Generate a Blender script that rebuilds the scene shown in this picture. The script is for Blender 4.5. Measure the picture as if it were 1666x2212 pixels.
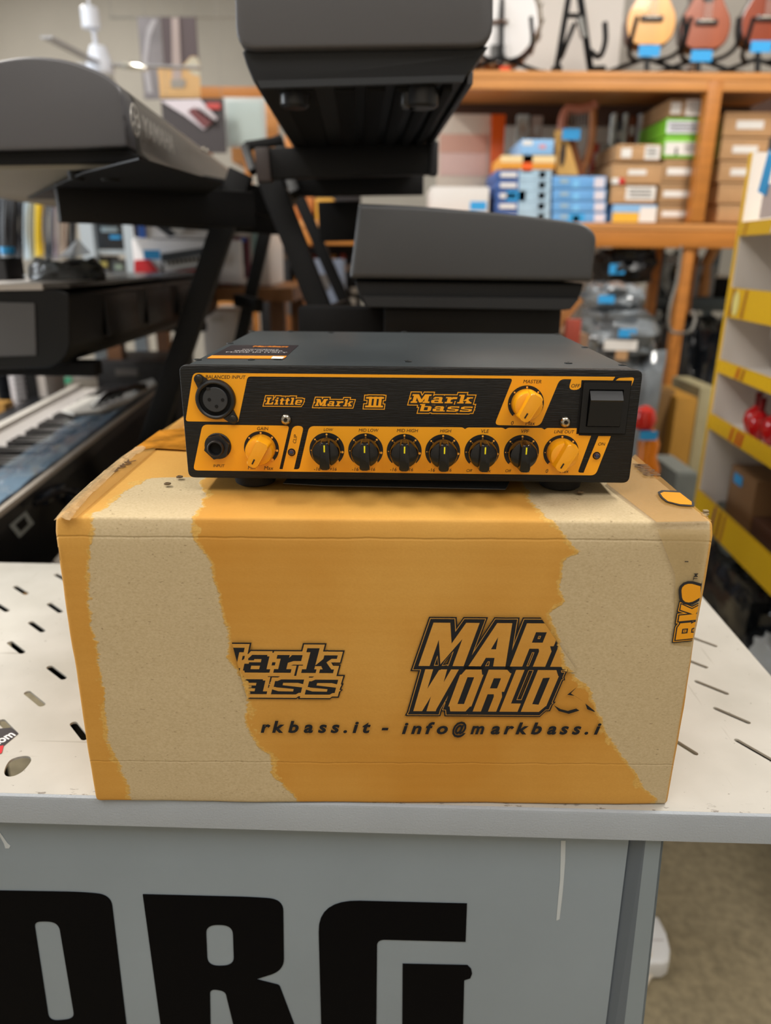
import bpy, bmesh, math, random
from mathutils import Vector, Matrix, noise
import numpy as np
for o in list(bpy.data.objects): bpy.data.objects.remove(o)
S = bpy.context.scene
C = S.collection
PI = math.pi
rnd = random.Random(7)

# ------------------------------------------------------------------ camera
FPX, PITCH, ROLL, CZ = 1568.3, 0.3385, 0.0089, 1.0385
_f = Vector((0, math.cos(PITCH), -math.sin(PITCH))); _u = Vector((0, math.sin(PITCH), math.cos(PITCH))); _x = Vector((1, 0, 0))
CX = _x*math.cos(ROLL) + _u*math.sin(ROLL); CU = -_x*math.sin(ROLL) + _u*math.cos(ROLL); CF = _f
CAM = Vector((0, 0, CZ))
cd = bpy.data.cameras.new('camera'); cam = bpy.data.objects.new('camera', cd); C.objects.link(cam)
m3 = Matrix((CX, CU, -CF)).transposed()
cam.matrix_world = Matrix.Translation(CAM) @ m3.to_4x4()
cd.sensor_fit = 'HORIZONTAL'; cd.sensor_width = 36; cd.lens = FPX/1666*36
cd.clip_start = 0.02; cd.clip_end = 60
cd.dof.use_dof = True; cd.dof.focus_distance = 0.455; cd.dof.aperture_fstop = 7.0
S.camera = cam
# ------------------------------------------------------------------ world, lamps, exposure
w = bpy.data.worlds.new('world'); S.world = w; w.use_nodes = True
bg = w.node_tree.nodes['Background']; bg.inputs[0].default_value = (0.90, 0.95, 1.0, 1); bg.inputs[1].default_value = 0.42
def lamp(name, loc, sx, sy, power, col=(1, .96, .9), rot=(0, 0, 0)):
    l = bpy.data.lights.new(name, 'AREA'); l.shape = 'RECTANGLE'; l.size = sx; l.size_y = sy; l.energy = power; l.color = col
    o = bpy.data.objects.new(name, l); o.location = loc; o.rotation_euler = rot; C.objects.link(o); return o
lamp('ceiling_tube_light', (-0.9, -0.9, 2.9), 1.2, 1.3, 29, (1, .97, .94))
lamp('ceiling_tube_light', (0.9, -0.9, 2.9), 1.2, 1.3, 29, (1, .97, .94))
lamp('ceiling_tube_light', (-1.5, 1.1, 2.9), 0.3, 1.3, 56)
lamp('ceiling_tube_light', (1.4, 1.3, 2.9), 0.3, 1.3, 62)
lamp('ceiling_tube_light', (-2.2, 4.4, 2.9), 0.3, 1.3, 52)
lamp('ceiling_tube_light', (1.0, 4.6, 2.9), 0.3, 1.3, 26)
lamp('left_fill_light', (-3.9, 1.6, 1.35), 2.4, 1.5, 110, (.86, .93, 1), (0, -math.pi/2, 0))  # unseen area light added to brighten the shaded piano keys at the left
S.view_settings.view_transform = 'Standard'; S.view_settings.look = 'None'; S.view_settings.gamma = 1
S.view_settings.exposure = 0.0; S.view_settings.use_curve_mapping = False

# ------------------------------------------------------------------ pixel rays onto real surfaces
def ray(u, v): return CF + CX*((u-833)/FPX) + CU*((1106-v)/FPX)
def PY(u, v, Y): r = ray(u, v); return CAM + r*(Y/r.y)
def PZ(u, v, z): r = ray(u, v); return CAM + r*((z-CZ)/r.z)
def PP(u, v, p0, n): r = ray(u, v); return CAM + r*((p0-CAM).dot(n)/r.dot(n))
def dirvp(u): r = ray(u, 554); r.z = 0; return r.normalized()
def homog(src, dst):
    A = []; b = []
    for (x, y), (X, Y) in zip(src, dst):
        A.append([x, y, 1, 0, 0, 0, -X*x, -X*y]); b.append(X); A.append([0, 0, 0, x, y, 1, -Y*x, -Y*y]); b.append(Y)
    h = np.linalg.solve(np.array(A, float), np.array(b, float))
    def f(u, v):
        d = h[6]*u+h[7]*v+1; return ((h[0]*u+h[1]*v+h[2])/d, (h[3]*u+h[4]*v+h[5])/d)
    return f

# ------------------------------------------------------------------ materials
def lin(c):
    if isinstance(c, str):
        c = c.lstrip('#'); c = [int(c[i:i+2], 16)/255 for i in (0, 2, 4)]
    return tuple((x/12.92 if x <= .04045 else ((x+.055)/1.055)**2.4) for x in c[:3]) + (1,)
MC = {}
def mat(col, rough=.5, metal=0, bump=None, var=None, coat=0, spec=.5, emit=0, trans=0, alpha=1, stretch=None, name=None):
    key = (str(col), rough, metal, bump, var, coat, spec, emit, trans, alpha, stretch)
    if key in MC: return MC[key]
    m = bpy.data.materials.new(name or 'mat'); m.use_nodes = True; nt = m.node_tree; N = nt.nodes; L = nt.links
    b = N['Principled BSDF']; c = lin(col)
    b.inputs['Base Color'].default_value = c; b.inputs['Roughness'].default_value = rough; b.inputs['Metallic'].default_value = metal
    b.inputs['Coat Weight'].default_value = coat; b.inputs['Specular IOR Level'].default_value = spec
    b.inputs['Transmission Weight'].default_value = trans; b.inputs['Alpha'].default_value = alpha
    if emit: b.inputs['Emission Color'].default_value = c; b.inputs['Emission Strength'].default_value = emit
    src = None
    if bump or var:
        tc = N.new('ShaderNodeTexCoord'); src = tc.outputs['Object']
        if stretch:
            mp = N.new('ShaderNodeMapping'); mp.inputs['Scale'].default_value = stretch; L.new(src, mp.inputs[0]); src = mp.outputs[0]
    if var:                                   # (scale, amount)
        n = N.new('ShaderNodeTexNoise'); n.inputs['Scale'].default_value = var[0]; n.inputs['Detail'].default_value = 5; L.new(src, n.inputs[0])
        r = N.new('ShaderNodeMapRange'); r.inputs[1].default_value = .3; r.inputs[2].default_value = .7
        r.inputs[3].default_value = 1-var[1]; r.inputs[4].default_value = 1+var[1]; L.new(n.outputs[0], r.inputs[0])
        x = N.new('ShaderNodeVectorMath'); x.operation = 'SCALE'; x.inputs[0].default_value = c[:3]; L.new(r.outputs[0], x.inputs['Scale'])
        L.new(x.outputs[0], b.inputs['Base Color'])
    if bump:                                  # (scale, strength)
        n = N.new('ShaderNodeTexNoise'); n.inputs['Scale'].default_value = bump[0]; n.inputs['Detail'].default_value = 4; L.new(src, n.inputs[0])
        bp = N.new('ShaderNodeBump'); bp.inputs['Strength'].default_value = bump[1]; bp.inputs['Distance'].default_value = .001
        L.new(n.outputs[0], bp.inputs['Height']); L.new(bp.outputs[0], b.inputs['Normal'])
    MC[key] = m; return m

# ------------------------------------------------------------------ object helpers
def setp(o, label=None, cat=None, group=None, kind=None):
    if label: o['label'] = label
    if cat: o['category'] = cat
    if group: o['group'] = group
    if kind: o['kind'] = kind
    return o
def thing(name, label, cat, loc=(0, 0, 0), rot=(0, 0, 0), group=None):
    o = bpy.data.objects.new(name, None); o.location = loc; o.rotation_euler = rot; o.empty_display_size = .02; C.objects.link(o)
    o['_m'] = [v for r in Matrix.LocRotScale(Vector(loc), __import__('mathutils').Euler(rot), None) for v in r]
    return setp(o, label, cat, group)
def rootmat(o):
    while o is not None and '_m' not in o: o = o.parent
    if o is None: return Matrix()
    a = list(o['_m']); return Matrix([a[0:4], a[4:8], a[8:12], a[12:16]])
def meshobj(name, me, m, parent=None, label=None):
    o = bpy.data.objects.new(name, me); C.objects.link(o)
    if m is not None and not me.materials: me.materials.append(m)
    if parent is not None: o.parent = parent
    if label: o['label'] = label
    return o
def fillet(pts, r, n=4):
    out = []; N_ = len(pts)
    for i in range(N_):
        p = Vector(pts[i][:2]); a = Vector(pts[i-1][:2]); c = Vector(pts[(i+1) % N_][:2])
        rr = pts[i][2] if len(pts[i]) > 2 else r
        if rr <= 0: out.append(tuple(p)); continue
        da = a-p; dc = c-p
        if da.length < 1e-9 or dc.length < 1e-9: continue
        k = min(rr, da.length*.49, dc.length*.49); A = p+da.normalized()*k; B = p+dc.normalized()*k
        for j in range(n+1):
            t = j/n; q = A*(1-t)**2 + p*2*t*(1-t) + B*t*t; out.append((q.x, q.y))
    return out
def curve_mesh(loops, ext=0.0):
    cu = bpy.data.curves.new('c', 'CURVE'); cu.dimensions = '2D'; cu.fill_mode = 'BOTH'; cu.extrude = ext
    for lp in loops:
        sp = cu.splines.new('POLY'); sp.points.add(len(lp)-1); sp.use_cyclic_u = True
        for i, p in enumerate(lp): sp.points[i].co = (p[0], p[1], 0, 1)
    ob = bpy.data.objects.new('c', cu); me = ob.to_mesh().copy(); ob.to_mesh_clear()
    bpy.data.objects.remove(ob); bpy.data.curves.remove(cu); return me
class MB:
    def __init__(s): s.b = bmesh.new()
    def geom(s, vs, fs, M=None):
        v = [s.b.verts.new(M @ Vector(p) if M else Vector(p)) for p in vs]
        for f in fs:
            try: s.b.faces.new([v[i] for i in f])
            except ValueError: pass
        return s
    def box(s, c, d, M=None, bev=0, seg=2):
        x, y, z = [k/2 for k in d]; c = Vector(c)
        vs = [c+Vector((a*x, b*y, e*z)) for a in (-1, 1) for b in (-1, 1) for e in (-1, 1)]
        fs = [(0, 1, 3, 2), (4, 6, 7, 5), (0, 4, 5, 1), (2, 3, 7, 6), (0, 2, 6, 4), (1, 5, 7, 3)]
        if bev:
            t = bmesh.new(); v = [t.verts.new(p) for p in vs]
            for f in fs: t.faces.new([v[i] for i in f])
            bmesh.ops.bevel(t, geom=t.edges[:], offset=bev, segments=seg, affect='EDGES', profile=.6)
            s.join(t, M); t.free(); return s
        return s.geom(vs, fs, M)
    def join(s, t, M=None):
        mp = {v: s.b.verts.new(M @ v.co if M else v.co) for v in t.verts}
        for f in t.faces:
            try: s.b.faces.new([mp[v] for v in f.verts])
            except ValueError: pass
        return s
    def joinmesh(s, me, M=None):
        v = [s.b.verts.new(M @ q.co if M else q.co) for q in me.vertices]
        for p in me.polygons:
            try: s.b.faces.new([v[i] for i in p.vertices])
            except ValueError: pass
        return s
    def prism(s, pts, ext, M=None, bev=0, seg=2):
        e = Vector(ext); P = [Vector(p) for p in pts]; n = len(P); rings = []
        if bev:
            lo = [min(p[k] for p in P) for k in range(3)]; hi = [max(p[k] for p in P) for k in range(3)]
            def ins(b, off): return [Vector([((lo[k]+hi[k])/2+(p[k]-(lo[k]+hi[k])/2)*(1-2*b/(hi[k]-lo[k]) if hi[k]-lo[k] > 4*b else 1)) for k in range(3)])+off for p in P]
            L_ = e.length; u = e/L_; bv = min(bev, L_*.45)
            for o_, b in ((0, bev), (.12, .45*bev), (.45, .12*bev), (1, 0)): rings.append(ins(b, u*bv*o_))
            for o_, b in ((1, 0), (.45, .12*bev), (.12, .45*bev), (0, bev)): rings.append(ins(b, e-u*bv*o_))
        else: rings = [P, [p+e for p in P]]
        m = len(rings); vs = [p for r in rings for p in r]
        fs = [(k*n+i, k*n+(i+1) % n, (k+1)*n+(i+1) % n, (k+1)*n+i) for k in range(m-1) for i in range(n)]
        fs += [tuple(range(n))[::-1], tuple(range((m-1)*n, m*n))]
        return s.geom(vs, fs, M)
    def cyl(s, p0, p1, r0, r1=None, seg=20, cap=True, M=None):
        if r1 is None: r1 = r0
        p0 = Vector(p0); p1 = Vector(p1); d = (p1-p0).normalized(); q = d.to_track_quat('Z', 'Y')
        vs = []
        for p, r in ((p0, r0), (p1, r1)):
            for i in range(seg):
                a = 2*PI*i/seg; vs.append(p + q @ Vector((r*math.cos(a), r*math.sin(a), 0)))
        fs = [(i, (i+1) % seg, seg+(i+1) % seg, seg+i) for i in range(seg)]
        if cap: fs += [tuple(range(seg))[::-1], tuple(range(seg, 2*seg))]
        return s.geom(vs, fs, M)
    def lathe(s, prof, M=None, seg=24):       # prof (r,z) about local Z
        vs = []; n = len(prof)
        for r, z in prof:
            for i in range(seg):
                a = 2*PI*i/seg; vs.append((r*math.cos(a), r*math.sin(a), z))
        fs = [(k*seg+i, k*seg+(i+1) % seg, (k+1)*seg+(i+1) % seg, (k+1)*seg+i) for k in range(n-1) for i in range(seg)]
        fs += [tuple(range(seg))[::-1], tuple(range((n-1)*seg, n*seg))]
        return s.geom(vs, fs, M)
    def tube(s, path, r, seg=10, M=None):
        pts = [Vector(p) for p in path]; vs = []; n = len(pts); prev = None
        for i, p in enumerate(pts):
            d = (pts[min(i+1, n-1)]-pts[max(i-1, 0)]).normalized()
            if prev is None:
                up = Vector((0, 0, 1)) if abs(d.z) < .9 else Vector((1, 0, 0)); a = d.cross(up).normalized()
            else: a = (prev - d*prev.dot(d)).normalized()
            prev = a; b = d.cross(a); rr = r[i] if isinstance(r, (list, tuple)) else r
            for k in range(seg):
                t = 2*PI*k/seg; vs.append(p + a*rr*math.cos(t) + b*rr*math.sin(t))
        fs = [(i*seg+k, i*seg+(k+1) % seg, (i+1)*seg+(k+1) % seg, (i+1)*seg+k) for i in range(n-1) for k in range(seg)]
        fs += [tuple(range(seg))[::-1], tuple(range((n-1)*seg, n*seg))]
        return s.geom(vs, fs, M)
    def bar(s, p0, p1, w_, h_, M=None, side=Vector((0, 1, 0)), bev=0):
        p0 = Vector(p0); p1 = Vector(p1); d = (p1-p0); L_ = d.length; d.normalize(); a = d.cross(side).normalized(); b = a.cross(d)
        R = Matrix((a, b, d)).transposed().to_4x4(); R.translation = (p0+p1)/2
        return s.box((0, 0, 0), (w_, h_, L_), (M @ R) if M else R, bev)
    def build(s, name, m, parent=None, label=None, world=False, smooth=35, kind=None, recalc=True):
        if world and parent is not None:
            bmesh.ops.transform(s.b, matrix=rootmat(parent).inverted(), verts=s.b.verts[:])
        if recalc: bmesh.ops.recalc_face_normals(s.b, faces=s.b.faces[:])
        me = bpy.data.meshes.new(name); s.b.to_mesh(me); s.b.free()
        if smooth:
            me.shade_smooth(); me.set_sharp_from_angle(angle=math.radians(smooth))
        o = meshobj(name, me, m, parent, label)
        if kind: o['kind'] = kind
        return o
def spline(pts, n=8):
    P = [Vector(p) for p in pts]; P = [P[0]*2-P[1]] + P + [P[-1]*2-P[-2]]; out = []
    for i in range(1, len(P)-2):
        a, b, c, d = P[i-1:i+3]
        for k in range(n):
            t = k/n; out.append(.5*((2*b)+(c-a)*t+(2*a-5*b+4*c-d)*t*t+(3*b-a-3*c+d)*t**3))
    out.append(P[-2]); return out
# --- text: built-in typeface converted to mesh, fitted to a given width
TXT = {}
def text_mesh(s, bold=0, shear=0):
    k = (s, bold, shear)
    if k not in TXT:
        cu = bpy.data.curves.new('t', 'FONT'); cu.body = s; cu.size = 1; cu.offset = bold; cu.shear = shear; cu.resolution_u = 3
        ob = bpy.data.objects.new('t', cu); me = ob.to_mesh().copy(); ob.to_mesh_clear()
        bpy.data.objects.remove(ob); bpy.data.curves.remove(cu)
        xs = [v.co.x for v in me.vertices]; ys = [v.co.y for v in me.vertices]
        TXT[k] = (me, min(xs), max(xs), min(ys), max(ys))
    return TXT[k]
def text(mb, s, cx, cy, width, height=None, M=None, bold=0, shear=0, rot=0, z=0):
    me, x0, x1, y0, y1 = text_mesh(s, bold, shear); sx = width/(x1-x0); sy = sx if height is None else height/(y1-y0)
    L_ = Matrix.Translation((cx, cy, z)) @ Matrix.Rotation(rot, 4, 'Z') @ Matrix.Diagonal((sx, sy, 1, 1)) @ Matrix.Translation((-(x0+x1)/2, -(y0+y1)/2, 0))
    mb.joinmesh(me, (M @ L_) if M else L_)
# --- quad glyphs for logos: every glyph is a list of convex pieces in a 1 x 1 cell, advance width first
def R_(x0, y0, x1, y1): return [(x0, y0), (x1, y0), (x1, y1), (x0, y1)]
SL = {  # wide slab italics
 'M': (1.5, [R_(0, 0, .5, .18), [(.12, 0), (.38, 0), (.38, 1), (.12, 1)], R_(0, .82, .45, 1), [(.2, 1), (.48, 1), (.82, .3), (.66, .05)], [(.66, .05), (.84, .05), (1.22, 1), (.95, 1)], R_(1.02, 0, 1.3, 1), R_(.92, 0, 1.45, .18), R_(1.0, .82, 1.45, 1)]),
 'a': (1.0, [[(.08, .55), (.2, .72), (.72, .72), (.72, .55)], R_(.1, .5, .3, .6), R_(.55, 0, .8, .66), R_(.15, .28, .6, .42), R_(.0, .08, .25, .36), [(.08, 0), (.62, 0), (.62, .14), (.02, .14)], R_(.6, 0, .93, .14)]),
 'r': (.9, [R_(0, 0, .6, .15), R_(.14, 0, .42, .72), R_(0, .57, .4, .72), [(.35, .5), (.5, .72), (.86, .72), (.86, .48), (.6, .48), (.4, .4)]]),
 'k': (1.15, [R_(0, 0, .5, .15), R_(.14, 0, .42, 1), R_(0, .84, .4, 1), [(.4, .28), (.62, .28), (1.02, .68), (.76, .72)], [(.55, .42), (.72, .5), (1.05, .1), (.74, .1)], R_(.62, 0, 1.1, .15), R_(.64, .58, 1.1, .72)]),
 'b': (1.0, [R_(.12, 0, .38, 1), R_(0, .84, .36, 1), [(.3, .72), (.8, .72), (.92, .6), (.3, .56)], R_(.66, .1, .92, .62), [(.3, 0), (.8, 0), (.92, .14), (.3, .15)]]),
 's': (.95, [[(.05, .6), (.2, .72), (.88, .72), (.88, .5), (.72, .56), (.2, .56)], R_(.03, .36, .28, .64), [(.03, .42), (.3, .44), (.88, .34), (.86, .2), (.6, .27), (.1, .34)], R_(.64, .08, .88, .34), [(0, 0), (.74, 0), (.88, .14), (.2, .15), (0, .24)]]),
 'L': (1.05, [R_(0, 0, .95, .18), R_(.15, 0, .43, 1), R_(0, .83, .58, 1), R_(.75, 0, .95, .38)]),
 'i': (.55, [R_(0, 0, .5, .15), R_(.12, 0, .38, .72), R_(0, .57, .36, .72), R_(.12, .82, .38, 1)]),
 't': (.6, [R_(.12, .05, .38, .95), R_(0, .57, .55, .72), R_(.14, 0, .55, .16)]),
 'l': (.55, [R_(0, 0, .5, .15), R_(.12, 0, .38, 1), R_(0, .84, .36, 1)]),
 'e': (.95, [R_(.05, .08, .3, .64), [(.05, .62), (.18, .72), (.74, .72), (.86, .6), (.3, .56)], R_(.6, .36, .86, .64), R_(.2, .3, .86, .42), [(.05, .1), (.18, 0), (.8, 0), (.86, .15)]]),
 'I': (.42, [R_(.06, 0, .34, 1)]), '_': (1.35, [R_(0, 0, 1.35, .14), R_(0, .86, 1.35, 1)]), ' ': (.5, []),
}
BL = {  # condensed block capitals
 'M': (1.16, [R_(0, 0, .27, 1), [(.1, 1), (.40, 1), (.62, .5), (.52, .04)], [(.52, .04), (.60, .5), (.78, 1), (1.02, 1)], R_(.83, 0, 1.1, 1)]),
 'A': (.95, [[(0, 0), (.3, 0), (.52, 1), (.3, 1)], [(.6, 0), (.9, 0), (.66, 1), (.38, 1)], R_(.2, .2, .7, .4)]),
 'R': (.92, [R_(0, 0, .3, 1), [(.1, 1), (.66, 1), (.86, .9), (.86, .8), (.1, .8)], R_(.56, .48, .86, .92), R_(.2, .42, .74, .56), [(.5, .46), (.76, .5), (.86, .36), (.86, 0), (.56, 0), (.56, .36)]]),
 'K': (.9, [R_(0, 0, .3, 1), [(.26, .36), (.42, .3), (.88, 1), (.6, 1)], [(.3, .5), (.52, .62), (.9, 0), (.6, 0)]]),
 'W': (1.25, [[(0, 1), (.28, 1), (.34, .3), (.4, 0), (.1, 0)], [(.1, 0), (.42, 0), (.64, .6), (.6, 1), (.5, .98)], [(.58, 0), (.92, 0), (.78, 1), (.56, 1), (.52, .8)], [(.6, 0), (.9, 0), (1.2, 1), (.92, 1)]]),
 'O': (.9, [R_(0, .12, .3, .88), R_(.54, .12, .84, .88), [(0, .82), (.14, 1), (.7, 1), (.84, .82)], [(0, .18), (.84, .18), (.7, 0), (.14, 0)]]),
 'L': (.72, [R_(0, 0, .3, 1), R_(0, 0, .66, .2)]),
 'D': (.9, [R_(0, 0, .3, 1), [(.1, 1), (.66, 1), (.84, .84), (.1, .8)], R_(.54, .14, .84, .86), [(.1, 0), (.66, 0), (.84, .16), (.1, .2)]]),
}
def grow(poly, d):
    n = len(poly); A = sum(poly[i][0]*poly[(i+1) % n][1]-poly[(i+1) % n][0]*poly[i][1] for i in range(n))
    if A < 0: poly = poly[::-1]
    out = []
    for i in range(n):
        p = Vector(poly[i]); a = (p-Vector(poly[i-1])).normalized(); b = (Vector(poly[(i+1) % n])-p).normalized()
        na = Vector((a.y, -a.x)); nb = Vector((b.y, -b.x)); m = (na+nb)
        if m.length < 1e-6: m = na
        m.normalize(); out.append(p + m*min(d/max(m.dot(na), .35), d*1.45) if d > 0 else p + m*d/max(m.dot(na), .5))
    return [(q.x, q.y) for q in out]
def clip(poly, cl):                      # keep side a*x+b*y<=c
    a, b, c = cl; out = []; n = len(poly)
    for i in range(n):
        p = poly[i]; q = poly[(i+1) % n]; fp = a*p[0]+b*p[1]-c; fq = a*q[0]+b*q[1]-c
        if fp <= 0: out.append(p)
        if (fp < 0 < fq) or (fq < 0 < fp): t = fp/(fp-fq); out.append((p[0]+(q[0]-p[0])*t, p[1]+(q[1]-p[1])*t))
    return out
JZ = [0]
def glyphs(mb, font, s, x, y, width, h, M, shear=.2, d=0, z=0, clips=(), gap=.06, rot=0):
    tot = sum(font[c][0]+gap for c in s)-gap; sx = width/tot; cx = 0; R = Matrix.Rotation(rot, 2)
    for c in s:
        adv, ps = font[c]
        for p in ps:
            q = [((cx+a)*sx, b*h) for a, b in p]
            if d: q = grow(q, d)
            q = [(a+b*shear, b) for a, b in q]
            if rot: q = [tuple(R @ Vector(t)) for t in q]
            q = [(a+x, b+y) for a, b in q]
            for cl in clips: q = clip(q, cl) if len(q) > 2 else q
            if len(q) > 2: mb.geom([(a, b, z+JZ[0] % 17*2.5e-6) for a, b in q], [tuple(range(len(q)))], M); JZ[0] += 1
        cx += adv+gap

def pix_rect(u0, v0, u1, v1, Y):
    a = PY(u0, (v0+v1)/2, Y); b = PY(u1, (v0+v1)/2, Y); c = PY((u0+u1)/2, v0, Y); d = PY((u0+u1)/2, v1, Y)
    return min(a.x, b.x), max(a.x, b.x), min(c.z, d.z), max(c.z, d.z)

# ================================================================== THE SETTING
def struct(name, mb, m, **k): return setp(mb.build(name, m, **k), kind='structure')
carpet = mat('#93866a', .95, bump=(900, 1.0), var=(60, .22), name='carpet')
struct('floor', MB().box((0, 2.5, -.02), (8, 9, .04)), carpet)
plaster = mat('#a9a49b', .9, var=(2, .06), name='plaster')
struct('wall_back', MB().box((0, 6.05, 1.5), (8, .1, 3)), plaster)
struct('wall_left', MB().box((-4.05, 2.5, 1.5), (.1, 7, 3)), plaster)
struct('wall_right', MB().box((4.05, 2.5, 1.5), (.1, 7, 3)), mat('#c9c4bb', .9, name='white_plaster'))
struct('ceiling', MB().box((0, 2.5, 3.0), (8, 9, .06)), mat('#c9c6be', .9, name='ceiling_paint'))
x0, x1, _, _ = pix_rect(1050, 0, 1345, 100, 3.25)
struct('wall_pillar', MB().box(((x0+x1)/2, 3.35, 1.5), (x1-x0, .2, 2.94)), mat('#e3ddd6', .85, var=(3, .04)))
struct('wall_front', MB().box((0, -2.05, 1.5), (8, .1, 3)), mat('#b5aea4', .9, var=(1.3, .2)))
struct('trim_1', MB().box((0, 5.99, 2.93), (7.9, .03, .05)), mat('#8d897f', .6))

# ================================================================== DISPLAY TABLE
TZ = .70
TY0, TYAW, TLIP = .3835, -.0256, .0224
steel = mat('#d8d4cb', .42, var=(14, .05), bump=(300, .12))
# scratched paint on the top
tm = bpy.data.materials.new('scratched_paint'); tm.use_nodes = True; nt = tm.node_tree; N = nt.nodes; L = nt.links; B = N['Principled BSDF']
tc = N.new('ShaderNodeTexCoord')
def nd(t, **k):
    n = N.new(t)
    for a, b in k.items(): setattr(n, a, b)
    return n
def noise_n(scale, vec, detail=4, rough=.5):
    n = nd('ShaderNodeTexNoise'); n.inputs['Scale'].default_value = scale; n.inputs['Detail'].default_value = detail; n.inputs['Roughness'].default_value = rough; L.new(vec, n.inputs[0]); return n.outputs[0]
def mapr(x, a, b, c=0, d=1):
    n = nd('ShaderNodeMapRange'); n.inputs[1].default_value = a; n.inputs[2].default_value = b; n.inputs[3].default_value = c; n.inputs[4].default_value = d; L.new(x, n.inputs[0]); return n.outputs[0]
def mathn(op, a, b=None, clampv=False):
    n = nd('ShaderNodeMath', operation=op); n.use_clamp = clampv
    for i, q in enumerate((a, b)):
        if q is None: continue
        if isinstance(q, (int, float)): n.inputs[i].default_value = q
        else: L.new(q, n.inputs[i])
    return n.outputs[0]
def mixc(f, a, b):
    n = nd('ShaderNodeMix', data_type='RGBA')
    if isinstance(f, (int, float)): n.inputs[0].default_value = f
    else: L.new(f, n.inputs[0])
    for i, q in ((6, a), (7, b)):
        if isinstance(q, (tuple, list)): n.inputs[i].default_value = q
        else: L.new(q, n.inputs[i])
    return n.outputs[2]
def mapping(vec, rot=(0, 0, 0), scale=(1, 1, 1)):
    n = nd('ShaderNodeMapping'); n.inputs['Rotation'].default_value = rot; n.inputs['Scale'].default_value = scale; L.new(vec, n.inputs[0]); return n.outputs[0]
ob = tc.outputs['Object']
base = mixc(mapr(noise_n(16, ob), .35, .7), lin('#bcb9b1'), lin('#aeaba2'))
scr = None
for rot, sc, th in ((.5, (160, 6, 1), .70), (-.9, (6, 150, 1), .715), (1.2, (110, 5, 1), .72), (.1, (3, 170, 1), .725)):
    k = mapr(noise_n(1.5, mapping(ob, (0, 0, rot), sc), 2), th, th+.03)
    k = mathn('MULTIPLY', k, mapr(noise_n(9, mapping(ob, (0, 0, rot)), 2), .5, .62))
    scr = k if scr is None else mathn('MAXIMUM', scr, k)
c1_ = mixc(mathn('MULTIPLY', scr, .6), base, lin('#857d70'))
sep = nd('ShaderNodeSeparateXYZ'); L.new(ob, sep.inputs[0])
edge = mapr(sep.outputs[1], .012, -.001)          # worn front edge (local y)
speck = mapr(noise_n(150, mapping(ob, (0, 0, 0), (.6, 1.4, 1)), 3, .7), .60, .64)
c2_ = mixc(mathn('MULTIPLY', speck, mathn('MULTIPLY', edge, .9)), c1_, lin('#4b3a2c'))
sp2 = mapr(noise_n(230, ob, 2), .72, .75)
c3_ = mixc(mathn('MULTIPLY', sp2, .6), c2_, lin('#6b6258'))
L.new(c3_, B.inputs['Base Color']); B.inputs['Roughness'].default_value = .45

tblM = Matrix.Translation((0, TY0, 0)) @ Matrix.Rotation(TYAW, 4, 'Z')
tbl = thing('display_table', 'grey steel display table with slotted top and big black letters on its front panel', 'table', (0, TY0, 0), (0, 0, TYAW))
iT = tblM.inverted()
def ttop(u, v): p = iT @ PZ(u, v, TZ); return (p.x, p.y)
Wd0, Wd1, Dp = -.95, .3294, .378
loops = [fillet([(Wd0, .0025), (Wd1, .0025), (Wd1, Dp), (Wd0, Dp)], .004)]
def slot(u0, v0, u1, v1, w_):
    a = Vector(ttop(u0, v0)); b = Vector(ttop(u1, v1)); d = (b-a).normalized(); n = Vector((-d.y, d.x)); a = a+d*w_/2; b = b-d*w_/2; out = []
    for k in range(7): t = PI/2+PI*k/6; out.append(tuple(a + (d*math.cos(t)+n*math.sin(t))*w_/2))
    for k in range(7): t = -PI/2+PI*k/6; out.append(tuple(b + (d*math.cos(t)+n*math.sin(t))*w_/2))
    return out
ls = [(31, 1266, 59, 1284), (104, 1303, 133, 1323), (64, 1343, 95, 1365), (19, 1386, 51, 1411), (104, 1439, 141, 1467), (56, 1494, 94, 1525), (156, 1560, 186, 1598), (0, 1555, 34, 1590), (-14, 1301, 18, 1321), (119, 1240, 146, 1254), (-50, 1345, -16, 1368), (-60, 1430, -22, 1460)]
for s_ in ls: loops.append(slot(*s_, .0055))
rs = [(1462, 1417, 1530, 1443), (1500, 1470, 1575, 1500), (1541, 1528, 1622, 1563), (1587, 1596, 1690, 1655), (1452, 1596, 1508, 1631), (1490, 1375, 1550, 1397)]
for s_ in rs: loops.append(slot(*s_, .0042))
ov = [ttop(*q) for q in ((22, 1640), (45, 1633), (64, 1633), (69, 1642), (60, 1655), (48, 1668), (30, 1677), (14, 1678), (8, 1670), (12, 1655))]
loops.append(fillet([(a, b) for a, b in ov], .004))
me = curve_mesh(loops, .0009)
mb = MB(); mb.joinmesh(me, Matrix.Translation((0, 0, TZ-.0009))); mb.build('table_top', tm, tbl, smooth=0)
lipm = mat('#9ba2a9', .5, bump=(700, .35), var=(8, .07), name='hammered_grey')
pr = fillet([(0, TZ-.003), (.0, TZ-TLIP), (.0012, TZ-TLIP), (.0012, TZ-.0018), (.0028, TZ-.0018), (.0028, TZ), (.003, TZ)], 0)
pr = [(0, TZ-TLIP), (.0012, TZ-TLIP), (.0012, TZ-.0022), (.003, TZ-.0019), (.003, TZ), (.0018, TZ-.0002), (.0006, TZ-.0009), (0, TZ-.0026)]
MB().prism([(Wd0, a, b) for a, b in pr], (Wd1-Wd0, 0, 0)).build('front_lip', lipm, tbl)
MB().box((Wd1-.001, Dp/2, TZ-TLIP/2-.001), (.0012, Dp-.006, TLIP-.002)).build('side_lip', lipm, tbl)
MB().box(((Wd0+Wd1)/2, Dp, TZ-TLIP/2-.001), (Wd1-Wd0, .0012, TLIP-.002)).build('rear_lip', lipm, tbl)
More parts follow.
